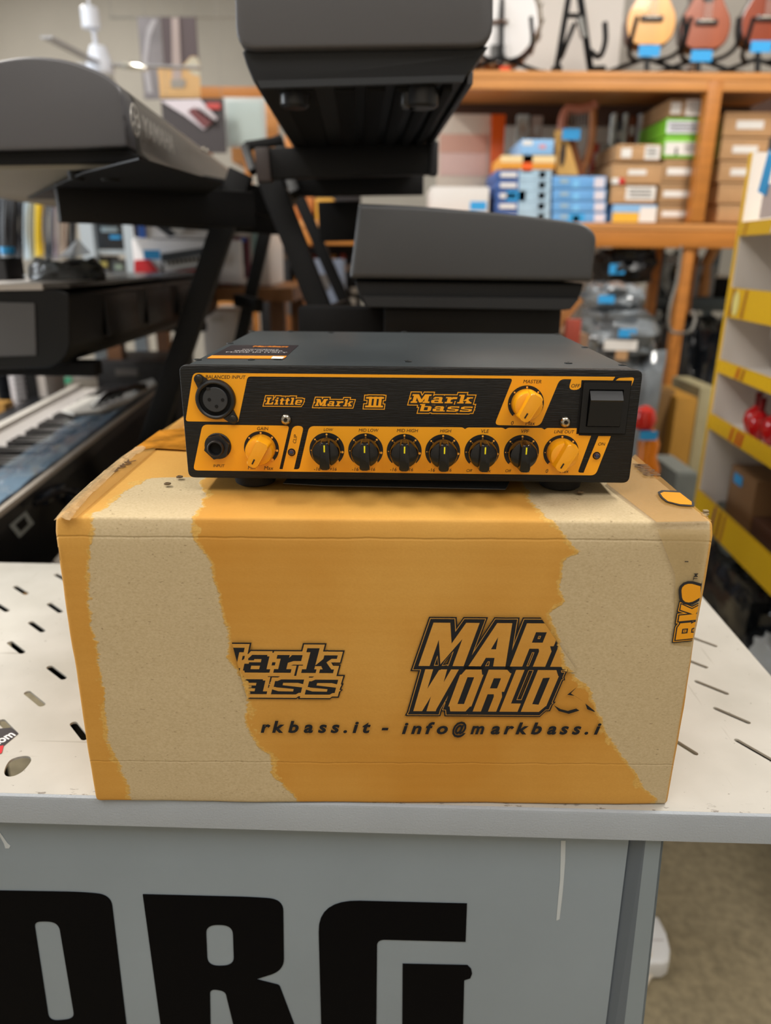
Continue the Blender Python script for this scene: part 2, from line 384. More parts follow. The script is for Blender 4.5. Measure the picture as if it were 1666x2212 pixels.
# front panel
PYL = .012
tn = tblM.to_3x3() @ Vector((0, 1, 0)); pp0 = tblM @ Vector((0, PYL, .5))
def tpan(u, v): p = iT @ PP(u, v, pp0, tn); return (p.x, p.z)
panm = mat('#85919b', .38, var=(4, .10), bump=(120, .03), name='panel_grey')
a = tpan(1358, 1822); b = tpan(1309, 2212); sl = (b[0]-a[0])/(b[1]-a[1])
xr0 = a[0]+sl*(TZ-a[1]); xr1 = a[0]+sl*(.06-a[1])
MB().prism([(Wd0+.03, PYL, TZ-.004), (xr0, PYL, TZ-.004), (xr1, PYL, .06), (Wd0+.03, PYL, .06)], (0, .0015, 0)).build('front_panel', panm, tbl)
a2 = tpan(1428, 1826); b2 = tpan(1386, 2212); s2 = (b2[0]-a2[0])/(b2[1]-a2[1])
xs0 = a2[0]+s2*(TZ-a2[1]); xs1 = a2[0]+s2*(0-a2[1])
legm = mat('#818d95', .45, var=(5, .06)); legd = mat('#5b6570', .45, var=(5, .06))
xm0 = xs0*.45+xr0*.55; xm1 = xs1*.5+xr1*.5
MB().prism([(xm0, PYL-.004, TZ-.004), (xs0, PYL-.004, TZ-.004), (xs1, PYL-.004, .0), (xm1, PYL-.004, .0)], (0, .0015, 0)).build('leg_flange', legm, tbl)
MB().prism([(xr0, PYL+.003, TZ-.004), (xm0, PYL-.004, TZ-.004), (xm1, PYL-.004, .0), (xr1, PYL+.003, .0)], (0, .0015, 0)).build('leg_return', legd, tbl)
MB().prism([(xs0, PYL-.004, TZ-.004), (xs1, PYL-.004, 0), (xs1, Dp-.03, 0), (xs0, Dp-.03, TZ-.004)], (-.0015, 0, 0)).build('leg', legm, tbl)
MB().prism([(Wd0+.03, PYL-.004, TZ-.004), (Wd0+.0, PYL-.004, 0), (Wd0+.0, Dp-.03, 0), (Wd0+.03, Dp-.03, TZ-.004)], (-.0015, 0, 0)).build('leg', legm, tbl)
# letters on the front panel
blk = mat('#030306', .7, spec=.08, name='black_vinyl')
def vinyl(loops_px, label):
    lp = []
    for q in loops_px:
        r = q[0]; lp.append(fillet([(*tpan(x[0], x[1]),) + tuple(x[2:]) for x in q[1:]], r, 8))
    me = curve_mesh(lp, .0003)
    mb = MB(); mb.joinmesh(me, Matrix.Translation((0, PYL-.0004, 0)) @ Matrix.Rotation(PI/2, 4, 'X')); mb.build('letter', blk, tbl, smooth=0, label=label)
vinyl([(0, (-110, 1921, .018), (175, 1926, .018), (240, 1932, .026), (283, 2290, .03), (260, 2420, .03), (-40, 2400, .03)),
       (0, (74, 1989, .006), (127, 1989, .009), (162, 2200, .008), (107, 2205, .008)), ], 'black letter O')
vinyl([(0, (309, 1931, 0), (545, 1937, .015), (612, 1942, .026), (614, 2095, .015), (553, 2114, .0), (604, 2127, .002), (655, 2262, 0), (700, 2380, 0), (545, 2380, 0), (487, 2140, .004), (454, 2134, .006), (458, 2380, 0), (370, 2380, 0)),
       (0, (445, 1996, .009), (503, 1997, .009), (506, 2085, .009), (449, 2086, .009))], 'black letter R')
vinyl([(0, (687, 1943, .03), (1009, 1951, 0), (1006, 2033, 0), (815, 2028, .006), (812, 2360, .006), (868, 2362, 0), (870, 2081, 0), (1010, 2084, .0), (1018, 2092, 0), (1020, 2102, 0), (1016, 2112, 0), (1003, 2116, 0), (998, 2330, 0), (960, 2440, .02), (700, 2440, .03))], 'black letter G')
# K beyond the frame keeps the word whole
vinyl([(0, (-700, 1905, 0), (-560, 1908, 0), (-530, 2120, 0), (-470, 1910, 0), (-290, 1914, 0), (-330, 2160, 0), (-170, 2420, 0), (-350, 2420, 0), (-480, 2240, 0), (-490, 2420, 0), (-610, 2420, 0))], 'black letter K')
scrm = mat('#b9c0c4', .6)
q = [tpan(1212, 1815), tpan(1222, 1815), tpan(1221, 1860), tpan(1218, 1900), tpan(1216, 1925), tpan(1209, 1985), tpan(1202, 1988), tpan(1205, 1950), tpan(1210, 1900), tpan(1211, 1860)]
MB().prism([(a, PYL-.0001, b) for a, b in q], (0, -.0002, 0)).build('paint_scuff', scrm, tbl)
q = [tpan(0, 1797), tpan(16, 1820), tpan(23, 1826), tpan(20, 1832), tpan(12, 1832), tpan(9, 1822), tpan(0, 1806)]
MB().prism([(a, PYL-.0001, b) for a, b in q], (0, -.0002, 0)).build('paint_scuff', scrm, tbl)
# sticker on the top at the far left
stk = thing('sticker', 'torn colourful sticker with white lettering on the left of the slotted table top', 'sticker', tuple(PZ(-10, 1600, TZ)))
p4 = [PZ(*q, TZ+.0002) for q in ((-60, 1580), (24, 1572), (40, 1585), (10, 1610), (-40, 1650))]
MB().prism(p4, (0, 0, .0002)).build('backing', mat('#2c2426', .35), stk, world=True)
p4 = [PZ(*q, TZ+.0005) for q in ((-50, 1620), (8, 1610), (4, 1626), (-42, 1650))]
MB().prism(p4, (0, 0, .0001)).build('red_corner', mat('#c8202a', .35), stk, world=True)
mb = MB(); pc = PZ(6, 1598, TZ+.0006)
text(mb, '.com', 0, 0, .017, .0065, Matrix.Translation(pc), .02, rot=1.0); mb.build('lettering', mat('#f0f0f0', .4), stk, world=True, smooth=0)

# ================================================================== CARDBOARD BOX
BX, BY, BW, BH, BD, BYAW = -.1884, .3843, .3752, .1973, .335, .004
boxM = Matrix.Translation((BX, BY, TZ)) @ Matrix.Rotation(BYAW, 4, 'Z'); iB = boxM.inverted()
hB = homog([(113, 1127), (1546, 1130), (205, 1731), (1440, 1743)], [(0, BH), (BW, BH), (0, 0), (BW, 0)])
ZT = TZ+BH
def btop(u, v): p = iB @ PZ(u, v, ZT); return (p.x, BH+p.y)
def bpt(u, v): return hB(u, v) if v > 1128 else btop(u, v)
cb = bpy.data.materials.new('torn_cardboard'); cb.use_nodes = True; nt = cb.node_tree; N = nt.nodes; L = nt.links; B = N['Principled BSDF']
tc = N.new('ShaderNodeTexCoord'); ob = tc.outputs['Object']; sep = nd('ShaderNodeSeparateXYZ'); L.new(ob, sep.inputs[0])
X_ = sep.outputs[0]; Sv = mathn('ADD', sep.outputs[1], sep.outputs[2])
SMAX = BH+BD
def fcurve(pxs, extra=()):
    pts = sorted([(s/SMAX, x/BW) for x, s in [bpt(*q) for q in pxs]] + list(extra))
    n = nd('ShaderNodeFloatCurve'); c = n.mapping.curves[0]
    pts = [(min(max(a, 0), 1), min(max(b, 0), 1)) for a, b in pts]
    pts = [pts[0] if pts[0][0] == 0 else (0, pts[0][1])] + [p for p in pts if p[0] > 0.001]
    c.points[0].location = pts[0]; c.points[1].location = (1, pts[-1][1])
    for p in pts[1:]: c.points.new(*p)
    for p in c.points: p.handle_type = 'VECTOR'
    n.mapping.update(); L.new(mathn('DIVIDE', Sv, SMAX), n.inputs['Value']); return mathn('MULTIPLY', n.outputs[0], BW)
c1 = fcurve([(203, 1112), (250, 1080), (278, 1057), (305, 1040), (207, 1153), (194, 1190), (193, 1235), (198, 1285), (195, 1345), (212, 1395), (223, 1486), (228, 1555), (237, 1600), (260, 1660), (285, 1728)], [(.55, .62), (.56, .95), (1, .95)][:0] + [((btop(330, 1031)[1])/SMAX, (btop(330, 1031)[0])/BW), (btop(330, 1024)[1]/SMAX, .28), (1, .28)])
c2 = fcurve([(638, 1732), (606, 1700), (583, 1668), (576, 1636), (549, 1609), (533, 1577), (526, 1486), (513, 1450), (490, 1427), (488, 1386), (478, 1340), (469, 1285), (453, 1230), (437, 1203), (417, 1171), (414, 1121), (437, 1089), (443, 1071), (430, 1040)], [(btop(330, 1024)[1]/SMAX, .18), (1, .18)])
c3 = fcurve([(1128, 1030), (1143, 1067), (1176, 1118), (1217, 1159), (1248, 1196), (1213, 1212), (1211, 1245), (1199, 1270), (1214, 1300), (1181, 1329), (1199, 1371), (1204, 1408), (1222, 1444), (1262, 1481), (1282, 1527), (1304, 1578), (1323, 1614), (1360, 1660), (1387, 1706), (1415, 1729)])
n1 = mathn('SUBTRACT', noise_n(55, ob, 6, .6), .5); n2 = mathn('SUBTRACT', noise_n(260, mapping(ob, (0, 0, 0), (1, 1, 2.2)), 3), .5)
jit = mathn('ADD', mathn('MULTIPLY', n1, .012), mathn('MULTIPLY', n2, .0045))
n3 = mathn('MULTIPLY', mathn('SUBTRACT', noise_n(38, ob, 5, .7), .46), .035)
xj = mathn('ADD', X_, jit)
def lt(a, b, soft=.0006):
    return mapr(mathn('SUBTRACT', b, a), -soft, soft)
or1 = lt(xj, c1); or2 = mathn('MULTIPLY', lt(c2, xj), lt(xj, c3))
orange = mathn('MAXIMUM', or1, or2)
# intermediate torn ply: a thin paler yellow band just inside the tear
f1 = lt(mathn('ADD', xj, mathn('MAXIMUM', n3, .001)), c1); f2 = mathn('MULTIPLY', lt(mathn('ADD', c2, mathn('MAXIMUM', n3, .0015)), xj), lt(mathn('ADD', xj, mathn('MAXIMUM', n3, .002)), c3))
full = mathn('MAXIMUM', f1, f2)
# the narrow side faces are printed all over
side = mathn('MAXIMUM', lt(X_, .0012, .0004), lt(BW-.0014, X_, .0006))
nx = noise_n(620, mapping(ob, (0, 0, 0), (1, 1, 1.5)), 4); nl = noise_n(7, ob, 4)
rib = nd('ShaderNodeTexWave'); rib.wave_type = 'BANDS'; rib.bands_direction = 'Z'; rib.inputs['Scale'].default_value = 42; rib.inputs['Distortion'].default_value = 1.2; L.new(ob, rib.inputs[0])
org_c = mixc(mapr(nl, .35, .65), lin('#cc9a49'), lin('#bd8430'))
org_c = mixc(mapr(nx, .3, .75, 0, .22), org_c, lin('#b07a30'))
org_c = mixc(mathn('MULTIPLY', rib.outputs[0], .03), org_c, lin('#e8b768'))
bei_c = mixc(mapr(nx, .3, .75), lin('#c3b08c'), lin('#b39f7a'))
fib = mapr(noise_n(330, mapping(ob, (.3, .2, .5), (1, 1, 3)), 2), .69, .72)
bei_c = mixc(mathn('MULTIPLY', fib, .5), bei_c, lin('#74603f'))
mid_c = mixc(mapr(nx, .35, .7), lin('#d0a557'), lin('#bb9145'))
col = mixc(orange, bei_c, mid_c); col = mixc(mathn('MULTIPLY', full, orange), col, org_c); PRN = col.node.name; col = mixc(side, col, org_c)
L.new(col, B.inputs['Base Color']); B.inputs['Roughness'].default_value = .72; B.inputs['Specular IOR Level'].default_value = .3
hh = mathn('ADD', mathn('MULTIPLY', orange, .6), mathn('MULTIPLY', nx, .22)); hh = mathn('ADD', hh, mathn('MULTIPLY', rib.outputs[0], .05))
# printed crease lines of the carton (real score marks, relief only)
cr = mathn('ABSOLUTE', mathn('SUBTRACT', mathn('ADD', Sv, mathn('MULTIPLY', n1, .002)), BH-.0105)); hh = mathn('SUBTRACT', hh, mathn('MULTIPLY', lt(cr, .0006, .0004), 1.4))
cr = mathn('ABSOLUTE', mathn('SUBTRACT', mathn('ADD', Sv, mathn('MULTIPLY', n1, .003)), .0325)); hh = mathn('SUBTRACT', hh, mathn('MULTIPLY', lt(cr, .0004, .0004), .7))
bp = nd('ShaderNodeBump'); bp.inputs['Strength'].default_value = .55; bp.inputs['Distance'].default_value = .0006; L.new(hh, bp.inputs['Height']); L.new(bp.outputs[0], B.inputs['Normal'])

box = thing('cardboard_box', 'large worn orange and beige cardboard carton with torn printed front on the grey table', 'box', (BX, BY, TZ), (0, 0, BYAW))
t = bmesh.new(); bmesh.ops.create_cube(t, size=1)
for v in t.verts: v.co = Vector(((v.co.x+.5)*BW, (v.co.y+.5)*BD, (v.co.z+.5)*BH))
top_front = [e for e in t.edges if all(v.co.y < .01 and v.co.z > BH-.01 for v in e.verts)]
rest = [e for e in t.edges if e not in top_front]
bmesh.ops.bevel(t, geom=t.edges[:], offset=.003, segments=3, affect='EDGES', profile=.5)
for ax, n in ((0, 44), (1, 22), (2, 24)):
    L3 = (BW, BD, BH)[ax]
    for i in range(1, n):
        co = [0, 0, 0]; co[ax] = L3*i/n; no = [0, 0, 0]; no[ax] = 1
        bmesh.ops.bisect_plane(t, geom=t.verts[:]+t.edges[:]+t.faces[:], plane_co=co, plane_no=no)
for v in t.verts:
    p = v.co.copy(); d = noise.noise(p*14)*.0010 + noise.noise(p*45)*.0004
    if p.z > BH-.004 and p.y > .004: v.co.z += d*.35 - .0015*math.exp(-((p.y-.06)/.05)**2)*math.sin(PI*p.x/BW)
    if p.y < .004: v.co.y += d + .0008*math.sin(PI*p.z/BH)*-1 + .0025*math.exp(-((p.z-BH+.002)/.004)**2)
    if p.x < .003 or p.x > BW-.003: v.co.x += d*1.5 + (.0022*math.sin(PI*p.z/BH)*(-1 if p.x > .1 else 1))*0
    if p.z < .0035: v.co.z = max(v.co.z, 0)
mb = MB(); mb.b.free(); mb.b = t; carton = mb.build('carton', cb, box, smooth=50)
# prints on the front face (local frame: x right, z up on the face y=0)
FM = Matrix.Translation((0, -.0021, 0)) @ Matrix.Rotation(PI/2, 4, 'X')     # (x,y)->(x,0,y), z toward the viewer
ori = cb; ink = cb.copy(); ink.name = 'torn_print_ink'; q = ink.node_tree; lk = [l for l in q.links if l.to_node.name == PRN and l.to_socket == q.nodes[PRN].inputs[7]][0]; q.links.remove(lk); q.nodes[PRN].inputs[7].default_value = lin('#17181c')
tink = mat('#17181c', .6, var=(300, .35))
def half(pa, pb):                                                            # keep the side to the left of a->b
    (ax, ay), (bx, by) = pa, pb; nx_, ny_ = (by-ay), -(bx-ax); return (nx_, ny_, nx_*ax+ny_*ay)
# "Mark bass" remainder
clL = [half(hB(538, 1535), hB(496, 1380))]
clL = [(-a, -b, -c) for a, b, c in clL]
def logo_mb(font, rows, M, base, layers, name, parent, clips=(), label=None, rot=0, mats=None):
    for i, (d, m) in enumerate(layers):
        mb = MB()
        for (s, x, y, wd, h, sh) in rows: glyphs(mb, font, s, x, y, wd, h, M, sh, d, base+i*.00006, clips, rot=rot)
        mb.build(name, m, parent, smooth=0, label=label if i == 0 else None, recalc=False)
def R1(font, s, u0, v0, u1, v1, h, sh):      # row from pixel baseline-left to right edge
    a = h(u0, v0); b = h(u1, v1); return a, b
a = hB(424, 1449); b = hB(752, 1452); hk = hB(752, 1399)[1]-hB(752, 1452)[1]
rows = [('Mark', a[0], a[1], b[0]-a[0]-.01, hk, .25)]
a = hB(430, 1495); b = hB(742, 1498); rows += [('bass', a[0], a[1], b[0]-a[0]-.006, hk*.86, .25)]
logo_mb(SL, rows, FM, 0, [(.0034, ink), (.0025, ori), (.0, ink)], 'printed_logo', box, clL, 'remaining half of a printed slab-lettered logo')
# "MARK WORLD"
clR = [(-a, -b, -c) for a, b, c in [half(hB(1190, 1325), hB(1236, 1440)), half(hB(1236, 1440), hB(1318, 1560))]]
a = hB(897, 1435); b = hB(1218, 1440); h1 = hB(950, 1343)[1]-hB(950, 1436)[1]
rows = [('MARK', a[0], a[1], b[0]-a[0]+.012, h1, .28)]
a = hB(880, 1532); b = hB(1185, 1535); h2 = hB(950, 1443)[1]-hB(950, 1533)[1]
rows += [('WORLD', a[0], a[1], b[0]-a[0]-.004, h2, .28)]
logo_mb(BL, rows, FM, 0, [(.0038, ink), (.0029, ori), (.0025, ink), (.0, ori)], 'printed_logo', box, clR, 'printed block-lettered double-outlined logo cut off by the tear')
mb = MB(); q = [hB(1262, 1482), hB(1228, 1497), hB(1238, 1490)]
for poly in ([(1219, 1497), (1238, 1482), (1226, 1494), (1252, 1510), (1234, 1499)], [(1258, 1516), (1283, 1536), (1262, 1528)], [(1190, 1520), (1200, 1532), (1222, 1538), (1245, 1531), (1238, 1527), (1220, 1532), (1204, 1528)]):
    pts = [hB(*q) for q in poly]; mb.prism([(x, y, .0001) for x, y in pts], (0, 0, .0002), FM)
mb.build('printed_logo', ink, box, smooth=0)
mb = MB()
xs = dict(a=None)
def spaced(s, us, v, hpx):
    for i, ch in enumerate(s):
        me, x0, x1, y0, y1 = text_mesh(ch, .035, .25); p = hB(us[i], v+.004*(us[i]-500)); sc = (hB(600, v-hpx)[1]-hB(600, v)[1])/.73
        wx = .72 if ch == '@' else (.9 if ch == 'm' else 1.05)
        mb.joinmesh(me, FM @ Matrix.Translation((p[0]-(x0+x1)/2*sc*wx, p[1], .0001)) @ Matrix.Diagonal((sc*wx, sc, 1, 1)))
spaced('rkbass.it-', (570, 597, 629, 661, 691, 718, 739.6, 762, 785.5, 825), 1577, 25); spaced('info@markbass.i', (868, 892, 921.5, 948, 984.5, 1023.5, 1062.5, 1091.5, 1120, 1151, 1184.6, 1211, 1238, 1260, 1283.5), 1579, 25)
mb.build('printed_address', ink, box, smooth=0)
MB().prism([(*hB(1302, 1580), .0), (*hB(1308, 1583), .0), (*hB(1304, 1587), .0)], (0, 0, .0001), FM).build('printed_address', ink, box)
# branded tape: right front edge, with turned lettering
yl = mat('#e59a14', .35, name='tape_yellow'); tap = mat('#c9b07c', .18, alpha=.28, name='clear_tape')
mb = MB(); pts = [hB(1418, 1130), hB(1545, 1131), hB(1527, 1240), hB(1518, 1395), hB(1452, 1392), hB(1456, 1240)]
mb.prism([(min(x, BW-.0028), min(y, BH-.003), -.0008) for x, y in pts], (0, 0, .0001), FM).build('clear_tape', tap, box)
a = hB(1508, 1378); sz = (hB(1455, 1378)[0]-hB(1508, 1378)[0])
for i, (d, m) in enumerate([(.0020, tink), (.0013, yl), (.0008, tink), (0, yl)]):
    mb = MB()
    glyphs(mb, BL, 'RK', a[0], a[1]+.0015, hB(1510, 1300)[1]-hB(1510, 1378)[1], -sz, FM, -.12, d, i*.00006, [(1, 0, BW-.003)], rot=PI/2)
    mb.build('tape_lettering', m, box, smooth=0, recalc=False, label='yellow turned letters RK on tape' if i == 0 else None)
for i, (m, gr_) in enumerate([(tink, .0016), (yl, .0006), ]):
    mb = MB(); c = hB(1491, 1276); n = 22; poly = []
    for k in range(n):
        t_ = 2*PI*k/n; r = .0062*(1+.12*math.sin(3*t_+1)); poly.append((c[0]+math.cos(t_)*r*1.12, c[1]+math.sin(t_)*r*.95))
    poly = [p for p in grow(poly, gr_ if i == 0 else -.0001) if p[0] < BW-.002]
    mb.geom([(x, y, .0002+i*.0001) for x, y in poly], [tuple(range(len(poly)))], FM); mb.build('tape_emblem', m, box, smooth=0, recalc=False)
for m, o_ in ((tink, 0), (yl, 1)):
    k = o_*4; poly = [hB(*q) for q in ((1528-0, 1232+k), (1518+k, 1247), (1509+k, 1265), (1512+k, 1290), (1508+k, 1305-k), (1524, 1306-k))]
    mb = MB(); mb.geom([(min(x, BW-.003), y, .0001+o_*.0001) for x, y in poly], [tuple(range(len(poly)))], FM); mb.build('tape_emblem', m, box, smooth=0, recalc=False)
mb = MB(); c = hB(1499, 1242); text(mb, 'TM', c[0], c[1], .0042, .0024, FM, .02, rot=PI/2); mb.build('tape_lettering', tink, box, smooth=0)
MB().prism([(*hB(1475, 1208), 0), (*hB(1483, 1208), 0), (*hB(1483, 1210), 0), (*hB(1475, 1210), 0)], (0, 0, .0001), FM).build('ink_mark', tink, box)
# left front edge tape with half characters
for i, (m, e) in enumerate(((tink, 0), (yl, 2.2))):
    mb = MB()
    for (v0, v1) in ((1184, 1212), (1212, 1238), (1237, 1267)):
        pts = [hB(118+e*.5, v0+e), hB(131-e, v0+e), hB(135-e, v1-e*1.6), hB(140-e if v1 > 1260 else 135-e, v1-e), hB(124+e*.6, v1-e*1.6)]
        pts = [(max(x, .0022), y) for x, y in pts]
        mb.geom([(x, y, i*.0001) for x, y in pts], [tuple(range(len(pts)))], FM)
    mb.build('tape_lettering', m, box, smooth=0, recalc=False, label='cropped yellow tape characters' if i == 0 else None)
# tape on the top
def tslab(pxs, m, name, dz=.0012, th=.0002, **k):
    pts = [PZ(u, v, ZT+dz) for u, v in pxs]; o = MB().prism(pts, (0, 0, th)).build(name, m, box, world=True, **k); return o
brt = mat('#c79a55', .2, alpha=.30, name='brown_tape')
tslab([(122, 1118), (163, 1120), (400, 915), (400, 898), (290, 968), (205, 1045)], brt, 'packing_tape')
tslab([(1310, 1044), (1419, 1128), (1538, 1126), (1372, 982)], brt, 'packing_tape', label='packing tape along the right top edge')
tslab([(268, 985), (345, 930), (402, 925), (402, 972), (330, 968), (285, 975)], mat('#c07f28', .18, var=(60, .4), alpha=.9), 'packing_tape', .0016)
cri = mat('#d9b98a', .12, alpha=.5, name='crinkled_film')
mb = MB()
path = [PZ(u, v, ZT+.002) for u, v in ((116, 1122), (135, 1098), (160, 1072), (190, 1045), (225, 1015), (262, 985), (300, 962))]
fine = [path[i].lerp(path[i+1], j/6) for i in range(len(path)-1) for j in range(6)]; g = []
for i, p in enumerate(fine):
    for j in range(5): g.append(p+Vector((.0022*j, 0, .0016*math.sin(j*.8)+rnd.uniform(-.0006, .0010)*(j > 0) - .0006)))
mb.geom(g, [(i*5+j, i*5+j+1, i*5+j+6, i*5+j+5) for i in range(len(fine)-1) for j in range(4)])
mb.build('crinkled_tape_edge', cri, box, world=True, smooth=0)
for i, (m, e) in enumerate(((tink, 0), (yl, 1))):
    pts = [(1421, 1063), (1430, 1059), (1470, 1061), (1500, 1086), (1500, 1094), (1470, 1092), (1440, 1084), (1428, 1074)]
    cx_ = 1462; cy_ = 1077; pts = [(cx_+(u-cx_)*(1-.14*e), cy_+(v-cy_)*(1-.2*e)) for u, v in pts]
    tslab(pts, m, 'tape_emblem', .0018+.0002*e, .0001)
mb = MB(); pc = PZ(1397, 1014, ZT+.002); text(mb, 'MARKB', 0, 0, .03, .011, Matrix.Translation(pc), .03, .2, rot=-PI*.5); mb.build('tape_lettering', mat('#5c3d1c', .5), box, world=True, smooth=0)
mb = MB(); pc = PZ(258, 1008, ZT+.002); text(mb, 'MARK', 0, 0, .04, .007, Matrix.Translation(pc), .03, .2, rot=PI*.45); mb.build('tape_lettering', mat('#4c3418', .5), box, world=True, smooth=0)
# torn corners of liner
mb = MB(); pk = mat('#8f7d5c', .9)
for (u, v) in ((1543, 1118), (115, 1121)):
    p = PZ(u, v, ZT)+Vector((-.003 if u > 800 else .004, .003, -.002))
    for j in range(6): mb.box(p+Vector((rnd.uniform(-.002, .002), rnd.uniform(-.001, .006), rnd.uniform(0, .003))), (.003, .0025, .0012), Matrix(), .0003)
mb.build('frayed_corner', pk, box, world=True)
# dents / pin holes on the top
mb = MB()
for u, v in ((362, 1046), (388, 1031), (1254, 1064)):
    p = PZ(u, v, ZT+.001); mb.lathe([(.0022, 0), (.0024, .0006), (.0015, .0010), (.0008, .0004)], Matrix.Translation(p), 8)
mb.build('puncture', mat('#5d4a30', .9), box, world=True)

# ================================================================== AMPLIFIER
AX, AY, AYAW, AH, AD, AW = -.1241, .4373, -.0123, .070, .2225, .276
FT = .009; AZ = ZT+FT
ampM = Matrix.Translation((AX, AY, AZ)) @ Matrix.Rotation(AYAW, 4, 'Z'); iA = ampM.inverted()
hA = homog([(389, 786), (1386, 798), (404, 1031), (1364, 1045)], [(0, AH), (AW, AH), (0, 0), (AW, 0)])
PXM = 3612.
amp = thing('bass_amplifier', 'black and yellow bass amplifier head with knobs standing on the torn carton', 'amplifier', (AX, AY, AZ), (0, 0, AYAW))
bru = mat('#08090a', .42, bump=(90, .5), var=(90, .6), stretch=(1, 8, 22), spec=.35, name='brushed_black')
cas = mat('#3d4346', .34, metal=.35, var=(9, .22), bump=(300, .06), name='painted_steel')
PT = .005
lo = fillet([(0, 0), (AW, 0), (AW, AH), (0, AH)], .0042, 5)
MB().prism([(x, 0, z) for x, z in lo], (0, PT, 0), bev=.0005, seg=2).build('front_panel', bru, amp)
MB().box((AW/2, PT+(AD-PT)/2, AH/2-.0002), (AW-.003, AD-PT, AH-.003), None, .0012).build('casing', cas, amp)
MB().box((AW/2, PT+(AD-PT)/2+.0015, AH-.0015), (AW-.006, AD-PT-.006, .0012), None, .0005).build('top_cover', cas, amp)
rub = mat('#0a0a0a', .8)
for x, y in ((.038, .022), (AW-.038, .022), (.038, AD-.022), (AW-.038, AD-.022)):
    MB().lathe([(.0115, -FT), (.013, -FT+.001), (.0145, -.0006), (.0145, .001)], Matrix.Translation((x, y, 0))).build('rubber_foot', rub, amp)
AFM = Matrix.Rotation(PI/2, 4, 'X')                       # x,y on the face -> x,z ; z toward viewer = -y
yel = mat('#f2a30a', .42, bump=(500, .05), name='panel_yellow')
def fpoly(pxs, r, m, name, z=0, th=.00015, label=None, holes=()):
    lp = [fillet([hA(q[0], q[1]) + tuple(q[2:]) for q in pxs], r, 4)] + [fillet([hA(*q) for q in h], r) for h in holes]
    me = curve_mesh(lp, th/2); mb = MB(); mb.joinmesh(me, AFM @ Matrix.Translation((0, 0, z+th/2))); return mb.build(name, m, amp, smooth=0, label=label)
F_ = .0016
fpoly([(419, 802.5, .003), (1326, 812.5, 0), (1321, 820.8, 0), (1260, 820.6, 0), (1250, 841, .003), (1226, 840, .003), (1232, 817.6, 0), (1207, 817, .003), (1167, 918.6, .003), (1068, 916.6, .003), (1106, 815.8, .002), (536, 810.5, .002), (514, 909, .0006), (400.5, 907.5, .002)], F_, yel, 'yellow_print', label='yellow input block and top stripe')
fpoly([(1327, 820.8, 0), (1334, 815, .001), (1368.5, 813.5, .002), (1353.5, 856, 0), (1355, 822, 0)], .0005, yel, 'yellow_print')
fpoly([(437, 914.6, .003), (624.5, 917.4, .002), (602, 1012.6, .0005), (609, 1012.8, 0), (632, 917.6, .003), (656, 918.2, .003), (633.5, 1013, 0), (645, 1013.1, .003), (667.5, 918.4, .003),
       (999, 921.6, .002), (1004.5, 925.5, 0), (1010, 922, .002), (1086, 922.5, .002), (1092, 926, 0), (1098, 922.6, .002), (1171, 923.2, .002), (1176.5, 927, 0), (1182, 923.3, .002), (1251, 924, 0), (1251, 939.5, 0), (1278, 940.5, 0), (1251, 1021.6, .003), (1264, 1021.8, 0), (1294, 941, 0), (1321, 941.3, 0), (1290, 1027.6, .003), (414.5, 1015, .003)], F_, yel, 'yellow_print', label='yellow lower control band')
tin = mat('#1b1408', .5, name='label_ink')
def lab(s, u, v, wpx, rot=0, sh=.18, bold=.0):
    c = hA(u, v); mb = MB(); text(mb, s, c[0], c[1], wpx/PXM, None, AFM, bold, sh, rot, .0003); mb.build('panel_label', tin, amp, smooth=0, recalc=False)
for a_ in [('BALANCED INPUT', 489, 811.5, 87), ('GAIN', 567, 923.4, 25), ('INPUT', 471, 1004.8, 26), ('Min', 541.5, 1009, 16.5), ('Max', 579, 1010, 21), ('LOW', 709, 926, 21), ('MID LOW', 796, 927.4, 44), ('MID HIGH', 880, 928.2, 47),
           ('HIGH', 962.7, 929, 25), ('VLE', 1048, 929.7, 17), ('VPF', 1134.7, 930.2, 17.5), ('LINE OUT', 1219.4, 931.4, 44), ('MASTER', 1148, 822.3, 39), ('OFF', 1241.4, 831.5, 18.5), ('ON', 1301.5, 958.3, 15.5),
           ('-16', 684, 1012, 14.5), ('+16', 719, 1012.5, 15.6), ('-16', 766.8, 1012.8, 14.5), ('+16', 802.6, 1013.2, 15.6), ('-16', 849.6, 1013.5, 14.5), ('+16', 885, 1014, 15.6), ('-16', 933, 1015, 14.5), ('+16', 968.6, 1015, 15.6),
           ('Off', 1015.3, 1016.3, 13.5), ('Max', 1052.4, 1016.5, 20), ('Off', 1100, 1017, 13.5), ('Max', 1137.4, 1017, 20), ('0', 1184, 1017.6, 5.5), ('Max', 1222, 1018, 20), ('0', 1106.7, 912, 5.5), ('Max', 1145.7, 912.7, 21)]: lab(*a_)
lab('CLIP', 636.5, 946, 20, rot=PI/2-.2)
